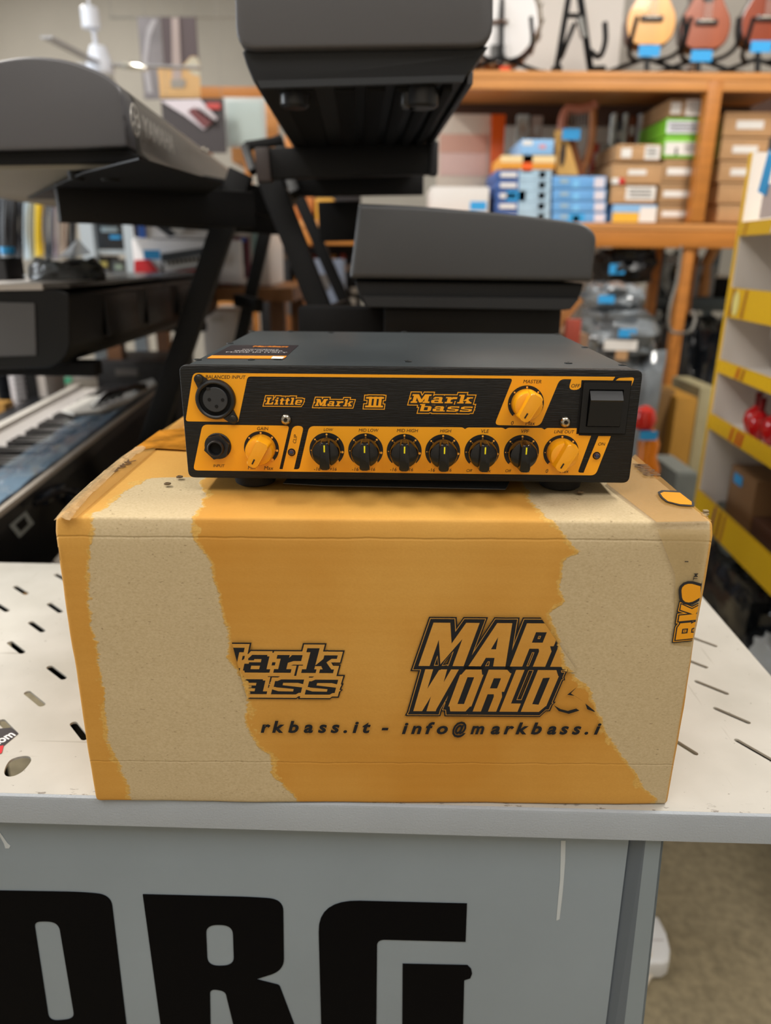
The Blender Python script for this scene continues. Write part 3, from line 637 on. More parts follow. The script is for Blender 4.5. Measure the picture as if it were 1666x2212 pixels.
# logos on the panel
lb = mat('#120f0a', .4)
for nm, rows in (('name_lettering', [('Little', 573, 871, 652, 15.5), ('Mark', 679.5, 874.5, 760, 15.5)]),):
    rr = []
    for s, u0, v, u1, h in rows:
        a_ = hA(u0, v); b_ = hA(u1, v); rr.append((s, a_[0], a_[1], b_[0]-a_[0], h/PXM, .3))
    a_ = hA(790, 877); rr += [('III', a_[0]+.001, a_[1], .0085, 23/PXM, .12)]
    logo_mb(SL, rr, AFM, .0001, [(.00135, yel), (.00085, lb), (.0, yel)], nm, amp)
for i, (d, m) in enumerate([(.0013, yel), (.0008, lb), (0, yel)]):
    mb = MB(); a_ = hA(788, 877.5)
    for yy in (0, .83): mb.geom([(p[0], p[1], .0001+i*.00006) for p in [((a_[0]+x*.0107)+(yy*23/PXM+y)*.12, a_[1]+yy*23/PXM+y) for x, y in grow([(0, 0), (1.05*1, 0), (1.05, .0011), (0, .0011)], 0)]], [(0, 1, 2, 3)], AFM) if False else None
    for yy in (0, 19/PXM):
        q = grow([(0, yy), (.0108, yy), (.0108, yy+4/PXM), (0, yy+4/PXM)], d)
        mb.geom([(a_[0]+x+y*.12, a_[1]+y, .0001+i*.00006) for x, y in q], [(0, 1, 2, 3)], AFM)
    mb.build('name_lettering', m, amp, smooth=0, recalc=False)
a_ = hA(888, 868); b_ = hA(892, 886); wM = 138/PXM
rows = [('Mark', hA(886, 868)[0], a_[1], 134/PXM, 19/PXM, .25), ('bass', hA(903, 886)[0], b_[1], 118/PXM, 16/PXM, .25)]
logo_mb(SL, rows, AFM, .0001, [(.0016, yel), (.0011, lb), (.0, yel)], 'brand_lettering', amp, label='two-line slab brand logo')
# knobs
kb = mat('#050506', .18, coat=.35, spec=.4, name='knob_black'); ky = mat('#f0a20c', .28, coat=.4, name='knob_yellow'); lm = mat('#f4e90c', .5)
ringm = mat('#0b0b0c', .45)
def knob(u, v, black):
    x, z = hA(u, v); T = Matrix.Translation((x, -.0001, z))
    R0 = .0108
    outer = [(R0*math.cos(math.radians(a_)), R0*math.sin(math.radians(a_))) for a_ in range(-46, 227, 8)]
    inner = [(.0084*math.cos(math.radians(a_)), .0084*math.sin(math.radians(a_))) for a_ in range(226, -47, -8)]
    me = curve_mesh([outer+inner], .0001); mb = MB(); mb.joinmesh(me, T @ AFM @ Matrix.Translation((0, 0, .0002))); mb.build('scale_ring', ringm, amp, smooth=0)
    mb = MB()
    for a_, r in ((90, .00062), (45, .0006), (138, .00052), (182, .00032), (-8, .00075), (-48, .0009), (226, .0002)):
        c = (R0*.9*math.cos(math.radians(a_)), R0*.9*math.sin(math.radians(a_))); mb.cyl((c[0], c[1], .0003), (c[0], c[1], .0005), r, seg=10, M=T @ AFM)
    mb.build('scale_dot', mat('#f7ad3a', .5), amp)
    m = kb if black else ky
    mb = MB(); mb.lathe([(.0089, .0003), (.0089, .003), (.0087, .0052), (.0085, .0088), (.0080, .0100), (.0068, .0106), (.003, .0108)], T @ AFM, 40)
    k = mb.build('knob', m, amp, smooth=40)
    ang = 0 if black else math.radians(152)          # pointer up, or turned down left
    Rk = T @ AFM @ Matrix.Rotation(ang, 4, 'Z')
    prof = [(-.0026, .009), (-.0026, .0150), (-.0020, .0163), (.0020, .0163), (.0026, .0150), (.0026, .009)]
    w2 = .0036 if black else .0047
    pts = fillet([(-w2, -.0090, .002), (w2, -.0090, .002), (w2*.82, .0090, .0022), (-w2*.82, .0090, .0022)], .001, 5)
    mb = MB(); t2 = bmesh.new(); va = [t2.verts.new((p[0], p[1], .0070)) for p in pts]; vb = [t2.verts.new((p[0]*.86, p[1]*.93, .0165)) for p in pts]
    t2.faces.new(va[::-1]); f1_ = t2.faces.new(vb)
    for i in range(len(pts)): t2.faces.new([va[i], va[(i+1) % len(pts)], vb[(i+1) % len(pts)], vb[i]])
    bmesh.ops.bevel(t2, geom=list(f1_.edges), offset=.0007, segments=3, affect='EDGES', profile=.5)
    mb.join(t2, Rk); t2.free(); mb.build('grip', m, k, smooth=40)
    mb = MB(); mb.box((0, .0048, .0166), (.0008 if black else .0009, .0042 if black else .0034, .0003), Rk, .0001); mb.build('pointer_mark', lm if black else lb, k, label='yellow pointer line' if black else 'black pointer line')
for u, v in ((705.5, 970), (789.5, 971.5), (873, 973), (956.5, 974), (1041.7, 974.7), (1127.5, 975.6)): knob(u, v, True)
for u, v in ((563.8, 966.4), (1213.3, 976.2), (1135, 869.5)): knob(u, v, False)
# xlr
x, z = hA(467, 859.4); T = Matrix.Translation((x, 0, z)); pb = mat('#141517', .45, bump=(300, .1)); ph = mat('#020202', .9)
mb = MB(); mb.lathe([(.0098, .0004), (.0098, .0028), (.0106, .0034), (.0116, .003), (.0122, .0016), (.0122, .0001)], T @ AFM, 40); mb.build('socket_ring', pb, amp)
for u, v in ((432.4, 815.7), (504, 902.6)):
    q = hA(u, v); d = Vector((q[0]-x, q[1]-z)); n = Vector((-d.y, d.x)).normalized()
    pts = [Vector((q[0], q[1]))+(d.normalized()*math.cos(t_)+n*math.sin(t_))*.0030 for t_ in [(-PI/2)+PI*k/8 for k in range(9)]] + [Vector((x, z))+d*.62+n*.0046, Vector((x, z))+d*.62-n*.0046]
    MB().prism([(p.x, p.y, 0) for p in pts], (0, 0, .0015), AFM).build('socket_ear', pb, amp)
    mb = MB(); TT = Matrix.Translation((q[0], 0, q[1])) @ AFM; mb.lathe([(.0026, .0014), (.0026, .0021), (.0018, .0026), (.0005, .0027)], TT, 18)
    for k in range(2): mb.box((0, 0, .0027), (.0022, .0004, .0002), TT @ Matrix.Rotation(k*PI/2+.5, 4, 'Z'))
    mb.build('socket_screw', mat('#3a3732', .3, metal=.8), amp)
mb = MB(); mb.lathe([(.0099, .0002), (.0099, .0005)], T @ AFM, 32); mb.build('socket_well', ph, amp)
mb = MB(); mb.lathe([(.0076, .0003), (.0076, .0022), (.0072, .0026), (.003, .0027)], T @ AFM, 36); ins = mb.build('socket_insert', mat('#2c2e31', .55), amp)
for u, v in ((255, 457), (387, 460), (325, 525)):
    q = hA(400+u/4.628, 760+v/4.628); mb = MB(); mb.cyl((q[0], -.00265, q[1]), (q[0], -.0029, q[1]), .00105, seg=14); mb.build('pin_hole', ph, ins)
MB().box((x-.0035, -.0016, z+.0068), (.0022, .003, .0016), None, .0003).build('key_tab', pb, ins)
# jack
x, z = hA(470, 961); T = Matrix.Translation((x, 0, z)) @ AFM
mb = MB(); mb.lathe([(.0082, .0002), (.0082, .0012), (.0078, .0016)], T, 30); mb.build('jack_washer', pb, amp)
hexp = [(.0080*math.cos(PI/3*k+.25), .0080*math.sin(PI/3*k+.25), .0012) for k in range(6)]
MB().prism(hexp, (0, 0, .0034), T).build('jack_nut', mat('#191a1c', .4, bump=(200, .1)), amp)
mb = MB(); pro = [(.0050, .004), (.0050, .0078), (.0046, .0084), (.0040, .0084), (.0037, .0078), (.0037, .0050), (.0001, .0050)]; mb.lathe(pro, T, 30); jb = mb.build('jack_barrel', pb, amp)
mb = MB(); mb.cyl((0, 0, .0051), (0, 0, .0053), .0036, M=T); mb.build('jack_hole', ph, jb)
# screws, leds
chrome = mat('#b9b2a4', .16, metal=1.0)
for u, v in ((617.6, 903), (1221, 909.4)):
    x, z = hA(u, v); T = Matrix.Translation((x, 0, z)) @ AFM
    mb = MB(); mb.lathe([(.0033, 0), (.0034, .0008), (.0030, .0018), (.0020, .0025), (.0013, .0026), (.0012, .0018), (.0002, .0018)], T, 26); s_ = mb.build('panel_screw', chrome, amp)
    MB().prism([(.0012*math.cos(PI/3*k), .0012*math.sin(PI/3*k), .0019) for k in range(6)], (0, 0, .0002), T).build('hex_recess', mat('#2a2520', .4, metal=.6), s_)
for u, v in ((629, 975.4), (1291, 984)):
    x, z = hA(u, v); T = Matrix.Translation((x, 0, z)) @ AFM
    mb = MB(); mb.lathe([(.0024, .0001), (.0024, .0004)], T, 20); mb.build('lamp_bezel', ph, amp)
    mb = MB(); mb.lathe([(.0019, .0002), (.0019, .001), (.0014, .0022), (.0005, .0026)], T, 20); mb.build('indicator_lamp', mat('#0c1a3c', .08, coat=1), amp)
# rocker switch
q0 = hA(1257.5, 823.5); q1 = hA(1349, 934); sw = mat('#0d0e10', .42, spec=.4, bump=(300, .05))
cx = (q0[0]+q1[0])/2; cz = (q0[1]+q1[1])/2; ww = q1[0]-q0[0]; hh_ = q0[1]-q1[1]
oo = fillet([(cx-ww/2, cz-hh_/2), (cx+ww/2, cz-hh_/2), (cx+ww/2, cz+hh_/2), (cx-ww/2, cz+hh_/2)], .0008)
iw, ih = ww*.74, hh_*.74
ii = fillet([(cx-iw/2, cz-ih/2), (cx+iw/2, cz-ih/2), (cx+iw/2, cz+ih/2), (cx-iw/2, cz+ih/2)], .0004)
me = curve_mesh([oo, ii], .0011); mb = MB(); mb.joinmesh(me, AFM @ Matrix.Translation((0, 0, .0011))); mb.build('switch_frame', sw, amp, smooth=0)
MB().box((cx, -.0002, cz), (iw, .0004, ih)).build('switch_well', ph, amp)
MB().box((cx, -.00005, cz), (ww+.0022, .0003, hh_+.0022)).build('switch_cutout', ph, amp)
rp = [(-.0003, -ih*.47), (-.0036, -ih*.47), (-.0052, ih*.20), (-.0058, ih*.24), (-.0052, ih*.28), (-.0014, ih*.47), (-.0003, ih*.47)]
MB().prism([(cx-iw*.47, y, cz+z) for y, z in rp], (iw*.94, 0, 0)).build('rocker', sw, amp, smooth=25)
# top details
TA = AZ+AH-.0008
def atop(pxs, m, name, dz=.0, th=.00015, **k): return MB().prism([PZ(u, v, TA+dz) for u, v in pxs], (0, 0, th)).build(name, m, amp, world=True, **k)
stk1 = atop([(447, 774), (613, 775), (645, 746), (500, 746)], mat('#201a20', .35), 'sticker', label='dark printed sticker')
MB().prism([PZ(u, v, TA+.0002) for u, v in ((447, 774), (613, 775), (620, 769), (458, 768))], (0, 0, .0001)).build('orange_strip', mat('#e88a1c', .4), stk1, world=True)
mb = MB()
pc = PZ(560, 757, TA+.0003)
for j, (s, wd, hh2, dy) in enumerate((('www.markbass.it', .026, .004, .006), ('SERIAL NUMBER', .034, .0035, -.002), ('MADE IN ITALY', .042, .0035, -.010))):
    text(mb, s, 0, 0, wd, hh2, Matrix.Translation(pc+Vector((0, dy, 0))), .01)
mb.build('sticker_text', mat('#b9b3b0', .5), stk1, world=True, smooth=0, recalc=False)
mb = MB(); text(mb, 'Markbass', 0, 0, .026, .006, Matrix.Translation(PZ(585, 748.5, TA+.0003)), .03, .2); mb.build('sticker_title', mat('#e8871c', .5), stk1, world=True, smooth=0)
MB().prism([PZ(u, v, TA+.0006) for u, v in ((590, 771), (614, 772), (610, 775.5), (586, 775))], (0, 0, .0004)).build('peeled_corner', mat('#e8e4da', .6), stk1, world=True)
for u, v in ((427, 777.5), (542, 777), (497, 742), (544, 715.8), (627, 716), (881, 781), (873, 718), (1228, 784.5), (1345, 788.5), (1264, 750), (1205, 722.5), (715, 719)):
    p = PZ(u, v, TA); mb = MB(); mb.lathe([(.0026, 0), (.0026, .0004), (.0016, .0007), (.0007, .0007), (.0006, .0003)], Matrix.Translation(p), 14); mb.build('cover_screw', mat('#4a4d4e', .3, metal=.8), amp, world=True)
card = thing('card_sheet', 'thin dark grey card sheet lying between amplifier and carton', 'card', (.02, AY, ZT+.001))
a_, b_ = PZ(612, 1046, ZT+.0025), PZ(1097, 1057, ZT+.0025)
MB().prism([PZ(612, 1045, ZT+.002), PZ(700, 1050, ZT+.002), PZ(1092, 1058, ZT+.002), PZ(1097, 1050, ZT+.002), Vector((.12, .60, ZT+.002)), Vector((-.05, .60, ZT+.002))], (0, 0, .0005)).build('sheet', mat('#4a4e52', .6), card, world=True)

# ================================================================== KEYBOARDS ON STANDS
kg = mat('#4d4c4e', .42, bump=(900, .12), name='keyboard_grey'); kd = mat('#2a2b2e', .5, name='keyboard_dark'); kbk = mat('#070709', .6, spec=.25, name='matt_black')
sb = mat('#0b0b0d', .5, spec=.3, name='stand_black')
def at_poly(pxs, Y): return [PY(u, v, Y) for u, v in pxs]
def extr(pxs, Y, d, L_, r=.0, bev=0, name='', m=None, parent=None, off=0, label=None, smooth=35):
    pts = [PY(q[0], q[1], Y) for q in pxs]
    if r:
        f2 = fillet([(p.x, p.z) + tuple(q[2:]) for p, q in zip(pts, pxs)], r, 5); pts = [Vector((a, Y, b)) for a, b in f2]
    pts = [p + d*off for p in pts]
    return MB().prism(pts, d*L_, bev=bev).build(name, m, parent, world=True, label=label, smooth=smooth)
# --- upper keyboard seen from its end
d1 = dirvp(775); Y1 = .86
t1 = thing('stage_keyboard', 'large grey keyboard seen end-on high above the amplifier on a black stand', 'keyboard', tuple(PY(790, 150, Y1)))
extr([(503, -150, .03), (1068, -150, .03), (1066, 98, .02), (510, 106, .02)], Y1, d1, 1.25, .02, .004, 'end_casing', kg, t1)
extr([(522, 108), (1058, 99), (1046, 112), (1004, 172, .006), (560, 186, .006), (548, 178, .006), (532, 140)], Y1+.012, d1, 1.22, .003, .003, 'lower_casing', mat('#16181b', .45, spec=.35), t1)
extr([(556, 174), (1006, 162), (1001, 176), (562, 190)], Y1+.006, d1, .01, 0, 0, 'front_lip', mat('#26292d', .45, spec=.4), t1)
zb = PY(780, 178, Y1).z
for u, w_ in ((640, .05), (745, .03), (812, .028), (872, .022), (925, .018), (968, .014)):
    p = PY(u, 178, Y1+.03); MB().box((0, .5, -.004), (w_*.75, 1.0, .010), Matrix.Translation(p) @ Matrix.Rotation(math.atan2(-d1.x, d1.y), 4, 'Z'), .002).build('underside_rib', kbk, t1, world=True)
for u, r in ((636, .016), (884, .010), (912, .018)):
    p = PZ(u, 206, zb-.004); mb = MB(); mb.lathe([(r, .006), (r, -.010), (r*.8, -.013)], Matrix.Translation(p), 20); mb.build('rubber_foot', mat('#1c1c1f', .3), t1, world=True)
p = PY(1016, 178, Y1+.02)
MB().box((0, .55, .004), (.006, 1.1, .012), Matrix.Translation(p) @ Matrix.Rotation(math.atan2(-d1.x, d1.y), 4, 'Z'), .001).build('side_rail', mat('#55555a', .3, metal=.6), t1, world=True)
# white keys on its left long side: hidden from below, still there
# --- lower keyboard seen from its end
d2 = dirvp(800); Y2 = .93
t2 = thing('stage_keyboard', 'dark grey keyboard seen end-on directly behind the amplifier', 'keyboard', tuple(PY(1020, 650, Y2)))
extr([(775, 439, .004), (900, 444, .05), (1150, 466, .05), (1266, 483, .02), (1292, 507, .01), (1280, 608, .003), (755, 601, .003)], Y2, d2, 1.15, .01, .006, 'end_casing', mat('#404143', .45, bump=(900, .12)), t2)
extr([(766, 606), (1262, 612), (1254, 640), (1228, 671, .005), (790, 664, .005), (776, 640)], Y2+.012, d2, 1.13, .003, .003, 'lower_casing', mat('#111214', .5, spec=.3), t2)
extr([(784, 640), (1252, 645), (1232, 669), (793, 662)], Y2+.004, d2, .01, 0, 0, 'front_lip', mat('#222427', .45, spec=.4), t2)
z2 = PY(1000, 668, Y2).z
# --- left keyboard with the maker's name on its back
d3 = dirvp(742); Y3 = .95
t3 = thing('digital_piano', 'silver grey digital piano with pale maker name on its back, upper left', 'piano', tuple(PY(100, 340, Y3)))
kg3 = mat('#515053', .36, bump=(900, .1))
pr3_ = None
pr3 = [(-330, 170, .03), (-60, 140, .05), (60, 118, .05), (150, 128, .05), (225, 158, .03), (262, 190, .01), (274, 318, .004), (-330, 330, .01)]
extr(pr3, Y3, d3, .05, .02, .004, 'end_cap', kg3, t3)
extr([(-330, 172, .03), (-60, 142, .05), (60, 120, .05), (150, 130, .05), (225, 160, .03), (266, 190, .01), (282, 317, .004), (302, 336, .004), (-330, 338, .01)], Y3, d3, 1.22, .02, .0, 'body', mat('#5b5854', .3, bump=(900, .1)), t3, off=.051)
extr([(-330, 322), (268, 318), (306, 338), (262, 352), (-330, 360)], Y3+.012, d3, 1.22, .003, .002, 'underside_step', kbk, t3)
z3 = PY(100, 352, Y3).z
extr([(-330, 358), (255, 350), (330, 352), (330, 362), (-330, 372)], Y3+.02, d3, 1.18, .0, 0, 'bottom_board', mat('#8f8a7e', .55, var=(3, .12)), t3)  # pale tone paints in the light reflected onto the underside
MB().prism([PZ(u, v, z3-.012) for u, v in ((300, 345), (480, 398), (430, 432), (60, 430), (180, 375))], (0, 0, .002)).build('bottom_plate', kbk, t3, world=True)
for u, v, r in ((236, 364, .012), (163, 362, .010)):
    p = PZ(u, v, z3); mb = MB(); mb.lathe([(r, .01), (r, -.012), (r*.8, -.015)], Matrix.Translation(p), 18); mb.build('rubber_foot', kbk, t3, world=True)
# maker's name: ring emblem and letters on the receding back plate
p0 = PY(284, 250, Y3)+d3*.06; nrm = Vector((d3.y, -d3.x, 0)); o3 = PP(284, 250, p0, nrm)
BM = Matrix((d3, Vector((0, 0, 1)), nrm)).transposed().to_4x4(); BM.translation = p0 + nrm*.0035
lgm = mat('#b9b4ad', .3, metal=.3)
def back(u, v): q = BM.inverted() @ PP(u, v, BM.translation, nrm); return q.x, q.y
c_ = back(292, 260); e_ = back(372, 295)
s3 = (back(292, 225)[1]-back(292, 295)[1])
ring = [(math.cos(2*PI*k/28)*s3*.5, math.sin(2*PI*k/28)*s3*.5) for k in range(28)]; rin = [(a*.86, b*.86) for a, b in ring][::-1]
mb = MB(); mb.joinmesh(curve_mesh([ring, rin], .0004), BM @ Matrix.Translation((c_[0], c_[1], 0)))
for k in range(3):
    a_ = PI/2+2*PI*k/3; mb.bar((c_[0]-math.cos(a_)*s3*.42, c_[1]-math.sin(a_)*s3*.42, .0003), (c_[0]+math.cos(a_)*s3*.42, c_[1]+math.sin(a_)*s3*.42, .0003), .003, .0004, BM, side=Vector((0, 0, 1)))
mb.build('maker_emblem', lgm, t3, world=True, smooth=0)
mb = MB(); x0_ = back(305, 262)[0]; x1_ = back(372, 295)[0]
text(mb, 'YAMAHA', (x0_+x1_)/2+.004, c_[1], (x1_-x0_), s3*.62, BM, .02, z=.0005); mb.build('maker_name', lgm, t3, world=True, smooth=0)
for u, v in ((438, 322), (446, 326)):
    q = back(u, v); mb = MB(); mb.lathe([(.004, 0), (.004, .003), (.002, .003)], BM @ Matrix.Translation((q[0], q[1], 0)), 12); mb.build('back_socket', chrome, t3, world=True)
# --- stands: each pair of legs and arms
def stand(name, label, bars, loc):
    t = thing(name, label, 'stand', loc)
    for nm, u0, v0, Ya, u1, v1, Yb, w_, h_ in bars:
        a = PY(u0, v0, Ya); b = PY(u1, v1, Yb)
        if nm == 'leg':
            k = (b.z-.02)/(a.z-b.z); b = b+(b-a)*k
        MB().bar(a, b, w_, h_, bev=.003).build(nm, sb, t, world=True)
    return t
ts = stand('keyboard_stand', 'black folding stand whose wide left leg rises to the silver digital piano', [
    ('leg', 522, 372, 1.45, 402, 730, 1.45, .042, .03), ('leg', 580, 470, 1.9, 528, 700, 1.9, .03, .025),
    ('arm', 122, 437, 1.15, 545, 455, 1.3, .055, .03), ('arm', 275, 462, 1.5, 600, 485, 1.6, .04, .03),
    ('crossbar', 430, 410, 1.44, 600, 440, 1.50, .05, .03), ('crossbar', 512, 648, 1.9, 560, 660, 1.7, .03, .02)], (-.5, 1.5, 0))
ts2 = stand('keyboard_stand', 'black two-tier stand leaning right under the high keyboard', [
    ('leg', 580, 380, 1.42, 703, 694, 1.42, .042, .03), ('leg', 645, 425, 1.85, 750, 665, 1.85, .028, .025),
    ('arm', 556, 356, 1.32, 944, 344, 1.32, .046, .03), ('arm', 610, 402, 1.6, 915, 398, 1.6, .04, .03),
    ('arm', 690, 480, 1.7, 780, 478, 1.7, .08, .05), ('crossbar', 530, 316, 1.55, 548, 372, 1.5, .016, .016), ('crossbar', 530, 316, 1.55, 610, 304, 1.55, .016, .016),
    ('crossbar', 672, 692, 1.25, 742, 660, 1.5, .02, .03), ('crossbar', 600, 300, 1.6, 640, 420, 1.5, .02, .02)], (-.2, 1.5, 0))
mb = MB(); mb.bar(PY(928, 344, 1.315), PY(946, 344, 1.315), .05, .034, bev=.004); mb.build('end_cap', mat('#2c2c30', .4), ts2, world=True)
mb = MB(); mb.bar(PY(556, 358, 1.315), PY(586, 357, 1.315), .05, .034, bev=.002); mb.build('end_cap', mat('#4a4140', .4), ts2, world=True)
p = PY(680, 410, 1.7); mb = MB()
for k in range(7): mb.tube(spline([PY(500+k*6, 400+k*4, 1.55), PY(560+k*9, 430-k*3, 1.5), PY(620+k*4, 470-k*8, 1.55)], 5), .005, 6)
cb_ = mb.build('cable_bundle', mat('#6b625c', .5), None); setp(cb_, 'grey brown cables tangled where the two keyboard stands meet', 'cable')
# stand under the centre keyboard
t5 = thing('keyboard_stand', 'black stand carrying the keyboard directly behind the amplifier', 'stand', (.12, 1.1, 0))
pA = PY(830, 690, Y2+.06); pB = PY(1205, 692, Y2+.06)
for Yo in (.06, .75):
    a = Vector((pA.x, Y2+Yo, z2-.027)); b = Vector((pB.x, Y2+Yo, z2-.027))
    MB().bar(a, b, .05, .04, bev=.003).build('arm', sb, t5, world=True)
    for q in (a+Vector((.05, 0, -.02)), b-Vector((.05, 0, .02))): MB().bar(q, Vector((q.x, q.y, 0)), .035, .035, bev=.003).build('leg', sb, t5, world=True)
MB().box(((PY(668, 700, 1.05).x+pA.x)/2, 1.05, z2-.04), (.13, .05, .07), None, .004).build('clamp', kbk, t5, world=True)
MB().box((PY(1180, 690, 1.0).x-.18, Y2+.03, z2-.05), (.04, .006, .03), None, .002).build('clamp_plate', mat('#2e2c2b', .4), t5, world=True)

# --- black console piano on the left
Y6 = 1.12; d6 = dirvp(845)
t6 = thing('console_piano', 'black console piano with a grey end panel at the left edge, cables lying on it', 'piano', tuple(PY(0, 795, Y6)*1))
t6m = rootmat(t6)
extr([(-240, 632, .03), (120, 624, .03), (150, 632, .03), (152, 760, .03), (120, 796, .03), (-240, 798, .03)], Y6, d6, 1.0, .02, .003, 'body', mat('#08090b', .4, spec=.3), t6)
extr([(-60, 652), (74, 655), (78, 768), (-60, 772)], Y6-.004, d6, .01, .0, .001, 'end_panel', mat('#4c4b4c', .4), t6)
zt6 = PY(60, 620, Y6).z
MB().prism([PY(-235, 627, Y6), PY(150, 622, Y6)] + [PY(150, 622, Y6)+d6*1.0, PY(-235, 627, Y6)+d6*1.0], (0, 0, .006)).build('lid', mat('#3a3532', .25), t6, world=True)
MB().prism([PY(-200, 630, Y6)-d6*.004, PY(95, 626, Y6)-d6*.004, PY(95, 626, Y6)+d6*.35, PY(-200, 630, Y6)+d6*.35], (0, 0, .009)).build('lid_edge', mat('#b9b1aa', .35), t6, world=True)
zl6 = PY(60, 797, Y6).z
for yy in (Y6+.1, Y6+.85):
    MB().box((-.76, yy, zl6-.012), (.56, .035, .024), None, .003).build('support_arm', kbk, t6, world=True)
    MB().box((-1.03, yy, (zl6-.02)/2), (.04, .04, zl6-.02), None, .003).build('leg', kbk, t6, world=True)
for k in range(3):
    f = .12+.22*k; MB().box((0, 0, 0), (.004, .16, .075), Matrix.Translation(PY(153, 692, Y6)+d6*(f+.1)) @ Matrix.Rotation(math.atan2(-d6.x, d6.y), 4, 'Z'), .001).build('side_panel', mat('#0d0e11', .4), t6, world=True)
# cables in a bag on the lid
t7 = thing('cable_bag', 'coil of black cables in clear plastic on the black console piano', 'cables', tuple(PY(145, 612, Y6+.22)))
pc = PY(145, 588, Y6+.22)
mb = MB()
for k in range(11):
    ph_ = rnd.uniform(0, 6); rr = rnd.uniform(.75, 1.05)
    mb.tube([pc+Vector((math.cos(a)*.058*rr, math.sin(a)*.05*rr, -.008+.012*math.sin(a*2+ph_)+k*.0022-.006)) for a in [2*PI*i/26+ph_ for i in range(25)]], .0055, 7)
mb.build('coiled_cable', mat('#08080a', .25), t7, world=True)
t_ = bmesh.new(); bmesh.ops.create_icosphere(t_, subdivisions=4, radius=1)
for v in t_.verts:
    n_ = noise.noise(v.co*3.2)*.22+noise.noise(v.co*8)*.08; v.co *= 1+n_; v.co = Vector((v.co.x*.066, v.co.y*.06, max(v.co.z*.030, -.024)))+pc
mb = MB(); mb.b.free(); mb.b = t_; mb.build('plastic_bag', mat('#cfd6da', .08, alpha=.16), t7, world=True)
mb = MB(); mb.geom([PY(150, 556, Y6+.3), PY(198, 548, Y6+.3), PY(168, 515, Y6+.33), PY(125, 556, Y6+.34)], [(0, 1, 2), (0, 2, 3)]); mb.build('bag_end', mat('#b9bcc0', .3, alpha=.8), t7, world=True, smooth=0)

# --- digital piano with its keys in view, lower left
d8 = dirvp(705); Z8 = .70; n8 = Vector((d8.y, -d8.x, 0))
A8 = PZ(0, 1105, Z8); s0 = -.30
def L8(s, t, z): return Vector((A8.x, A8.y, 0)) + d8*s - n8*t + Vector((0, 0, z))
t8 = thing('digital_piano', 'digital piano with white and black keys in view, left of the torn carton', 'piano', tuple(L8(.5, .1, 0)))
def slab8(s0_, s1_, t0, t1, z0, z1, name, m, bev=.002, **k):
    return MB().prism([L8(s0_, t0, z0), L8(s1_, t0, z0), L8(s1_, t1, z0), L8(s0_, t1, z0)], (0, 0, z1-z0), bev=bev).build(name, m, t8, world=True, **k)
S0, S1 = -.16, 1.08
slab8(S0, S1, 0, .34, .56, .672, 'body', mat('#111216', .38))
slab8(S0, S1, 0, .012, .56, .695, 'back_panel', mat('#141417', .4))
slab8(S0, S1, -.001, .008, .692, .700, 'back_trim', mat('#b0a79c', .35))
slab8(S0, S1, .008, .060, .672, .695, 'top_panel', mat('#30343c', .3))
slab8(S0, S1, .222, .242, .672, .699, 'front_rail', mat('#cfc9c0', .35))
slab8(S0-.012, S0, -.002, .36, .50, .60, 'end_block', mat('#3c1d22', .35))
kw = .0225; wk = mat('#cfc9c5', .22); bk_ = mat('#17171a', .25)
kme = None
for i in range(int((S1-S0-.02)/kw)):
    s = S0+.012+i*kw
    if kme is None:
        mb = MB(); mb.prism([L8(s, .062, .676), L8(s+kw-.0012, .062, .676), L8(s+kw-.0012, .218, .676), L8(s, .218, .676)], (0, 0, .014), bev=.001); k0 = mb.build('white_key', wk, t8, world=True); kme = k0; b0 = s
    else:
        o = k0.copy(); o.location = k0.location + d8*(s-b0); C.objects.link(o)
    if i % 7 in (0, 1, 3, 4, 5):
        if i == 0:
            sk = s+kw*.72; mb = MB(); mb.prism([L8(sk, .062, .688), L8(sk+.011, .062, .688), L8(sk+.011, .155, .688), L8(sk, .155, .688)], (0, 0, .012), bev=.0015); j0 = mb.build('black_key', bk_, t8, world=True)
        else: o = j0.copy(); o.location = j0.location + d8*(s-b0); C.objects.link(o)
# legs
for s in (S0+.05, S1-.08):
    slab8(s, s+.04, .02, .3, 0, .56, 'leg', kbk)
# cover sheet: loose glossy film
cov = thing('plastic_sheet', 'glossy clear blue plastic sheet draped along the keys of the piano', 'plastic sheet', tuple(L8(.5, .05, .70)))
mb = MB(); n_s, n_t = 60, 8; g = []
for i in range(n_s+1):
    for j in range(n_t+1):
        s = S0+.02+(S1-S0-.3)*i/n_s; t_ = .012+.075*j/n_t; g.append(L8(s, t_, .7015+.006*abs(noise.noise(Vector((s*9, t_*30, 0))))+.004*math.sin(j/n_t*PI)))
mb.geom(g, [(i*(n_t+1)+j, (i+1)*(n_t+1)+j, (i+1)*(n_t+1)+j+1, i*(n_t+1)+j+1) for i in range(n_s) for j in range(n_t)])
mb.build('film', mat('#a9cbe8', .08, alpha=.5, coat=.5), cov, world=True, smooth=60)
mb = MB()
for k in range(5): mb.tube(spline([PZ(200+k*14, 880-k*5, .715), PZ(230+k*12, 850-k*3, .735), PZ(270+k*10, 846-k*4, .73), PZ(300+k*4, 838, .715)], 6), .004, 6)
setp(mb.build('cable', mat('#141416', .3)), 'thin black cables lying at the far end of the keyed piano', 'cable')
bk8 = thing('music_booklet', 'white and pale blue booklet lying across the far keys of the piano', 'booklet', tuple(PZ(230, 880, .71)))
MB().prism([PZ(*q, .708) for q in ((135, 890), (190, 862), (250, 858), (300, 832), (330, 822), (338, 832), (280, 868), (215, 893), (160, 898))], (0, 0, .006)).build('cover', mat('#d8d4cc', .3), bk8, world=True)
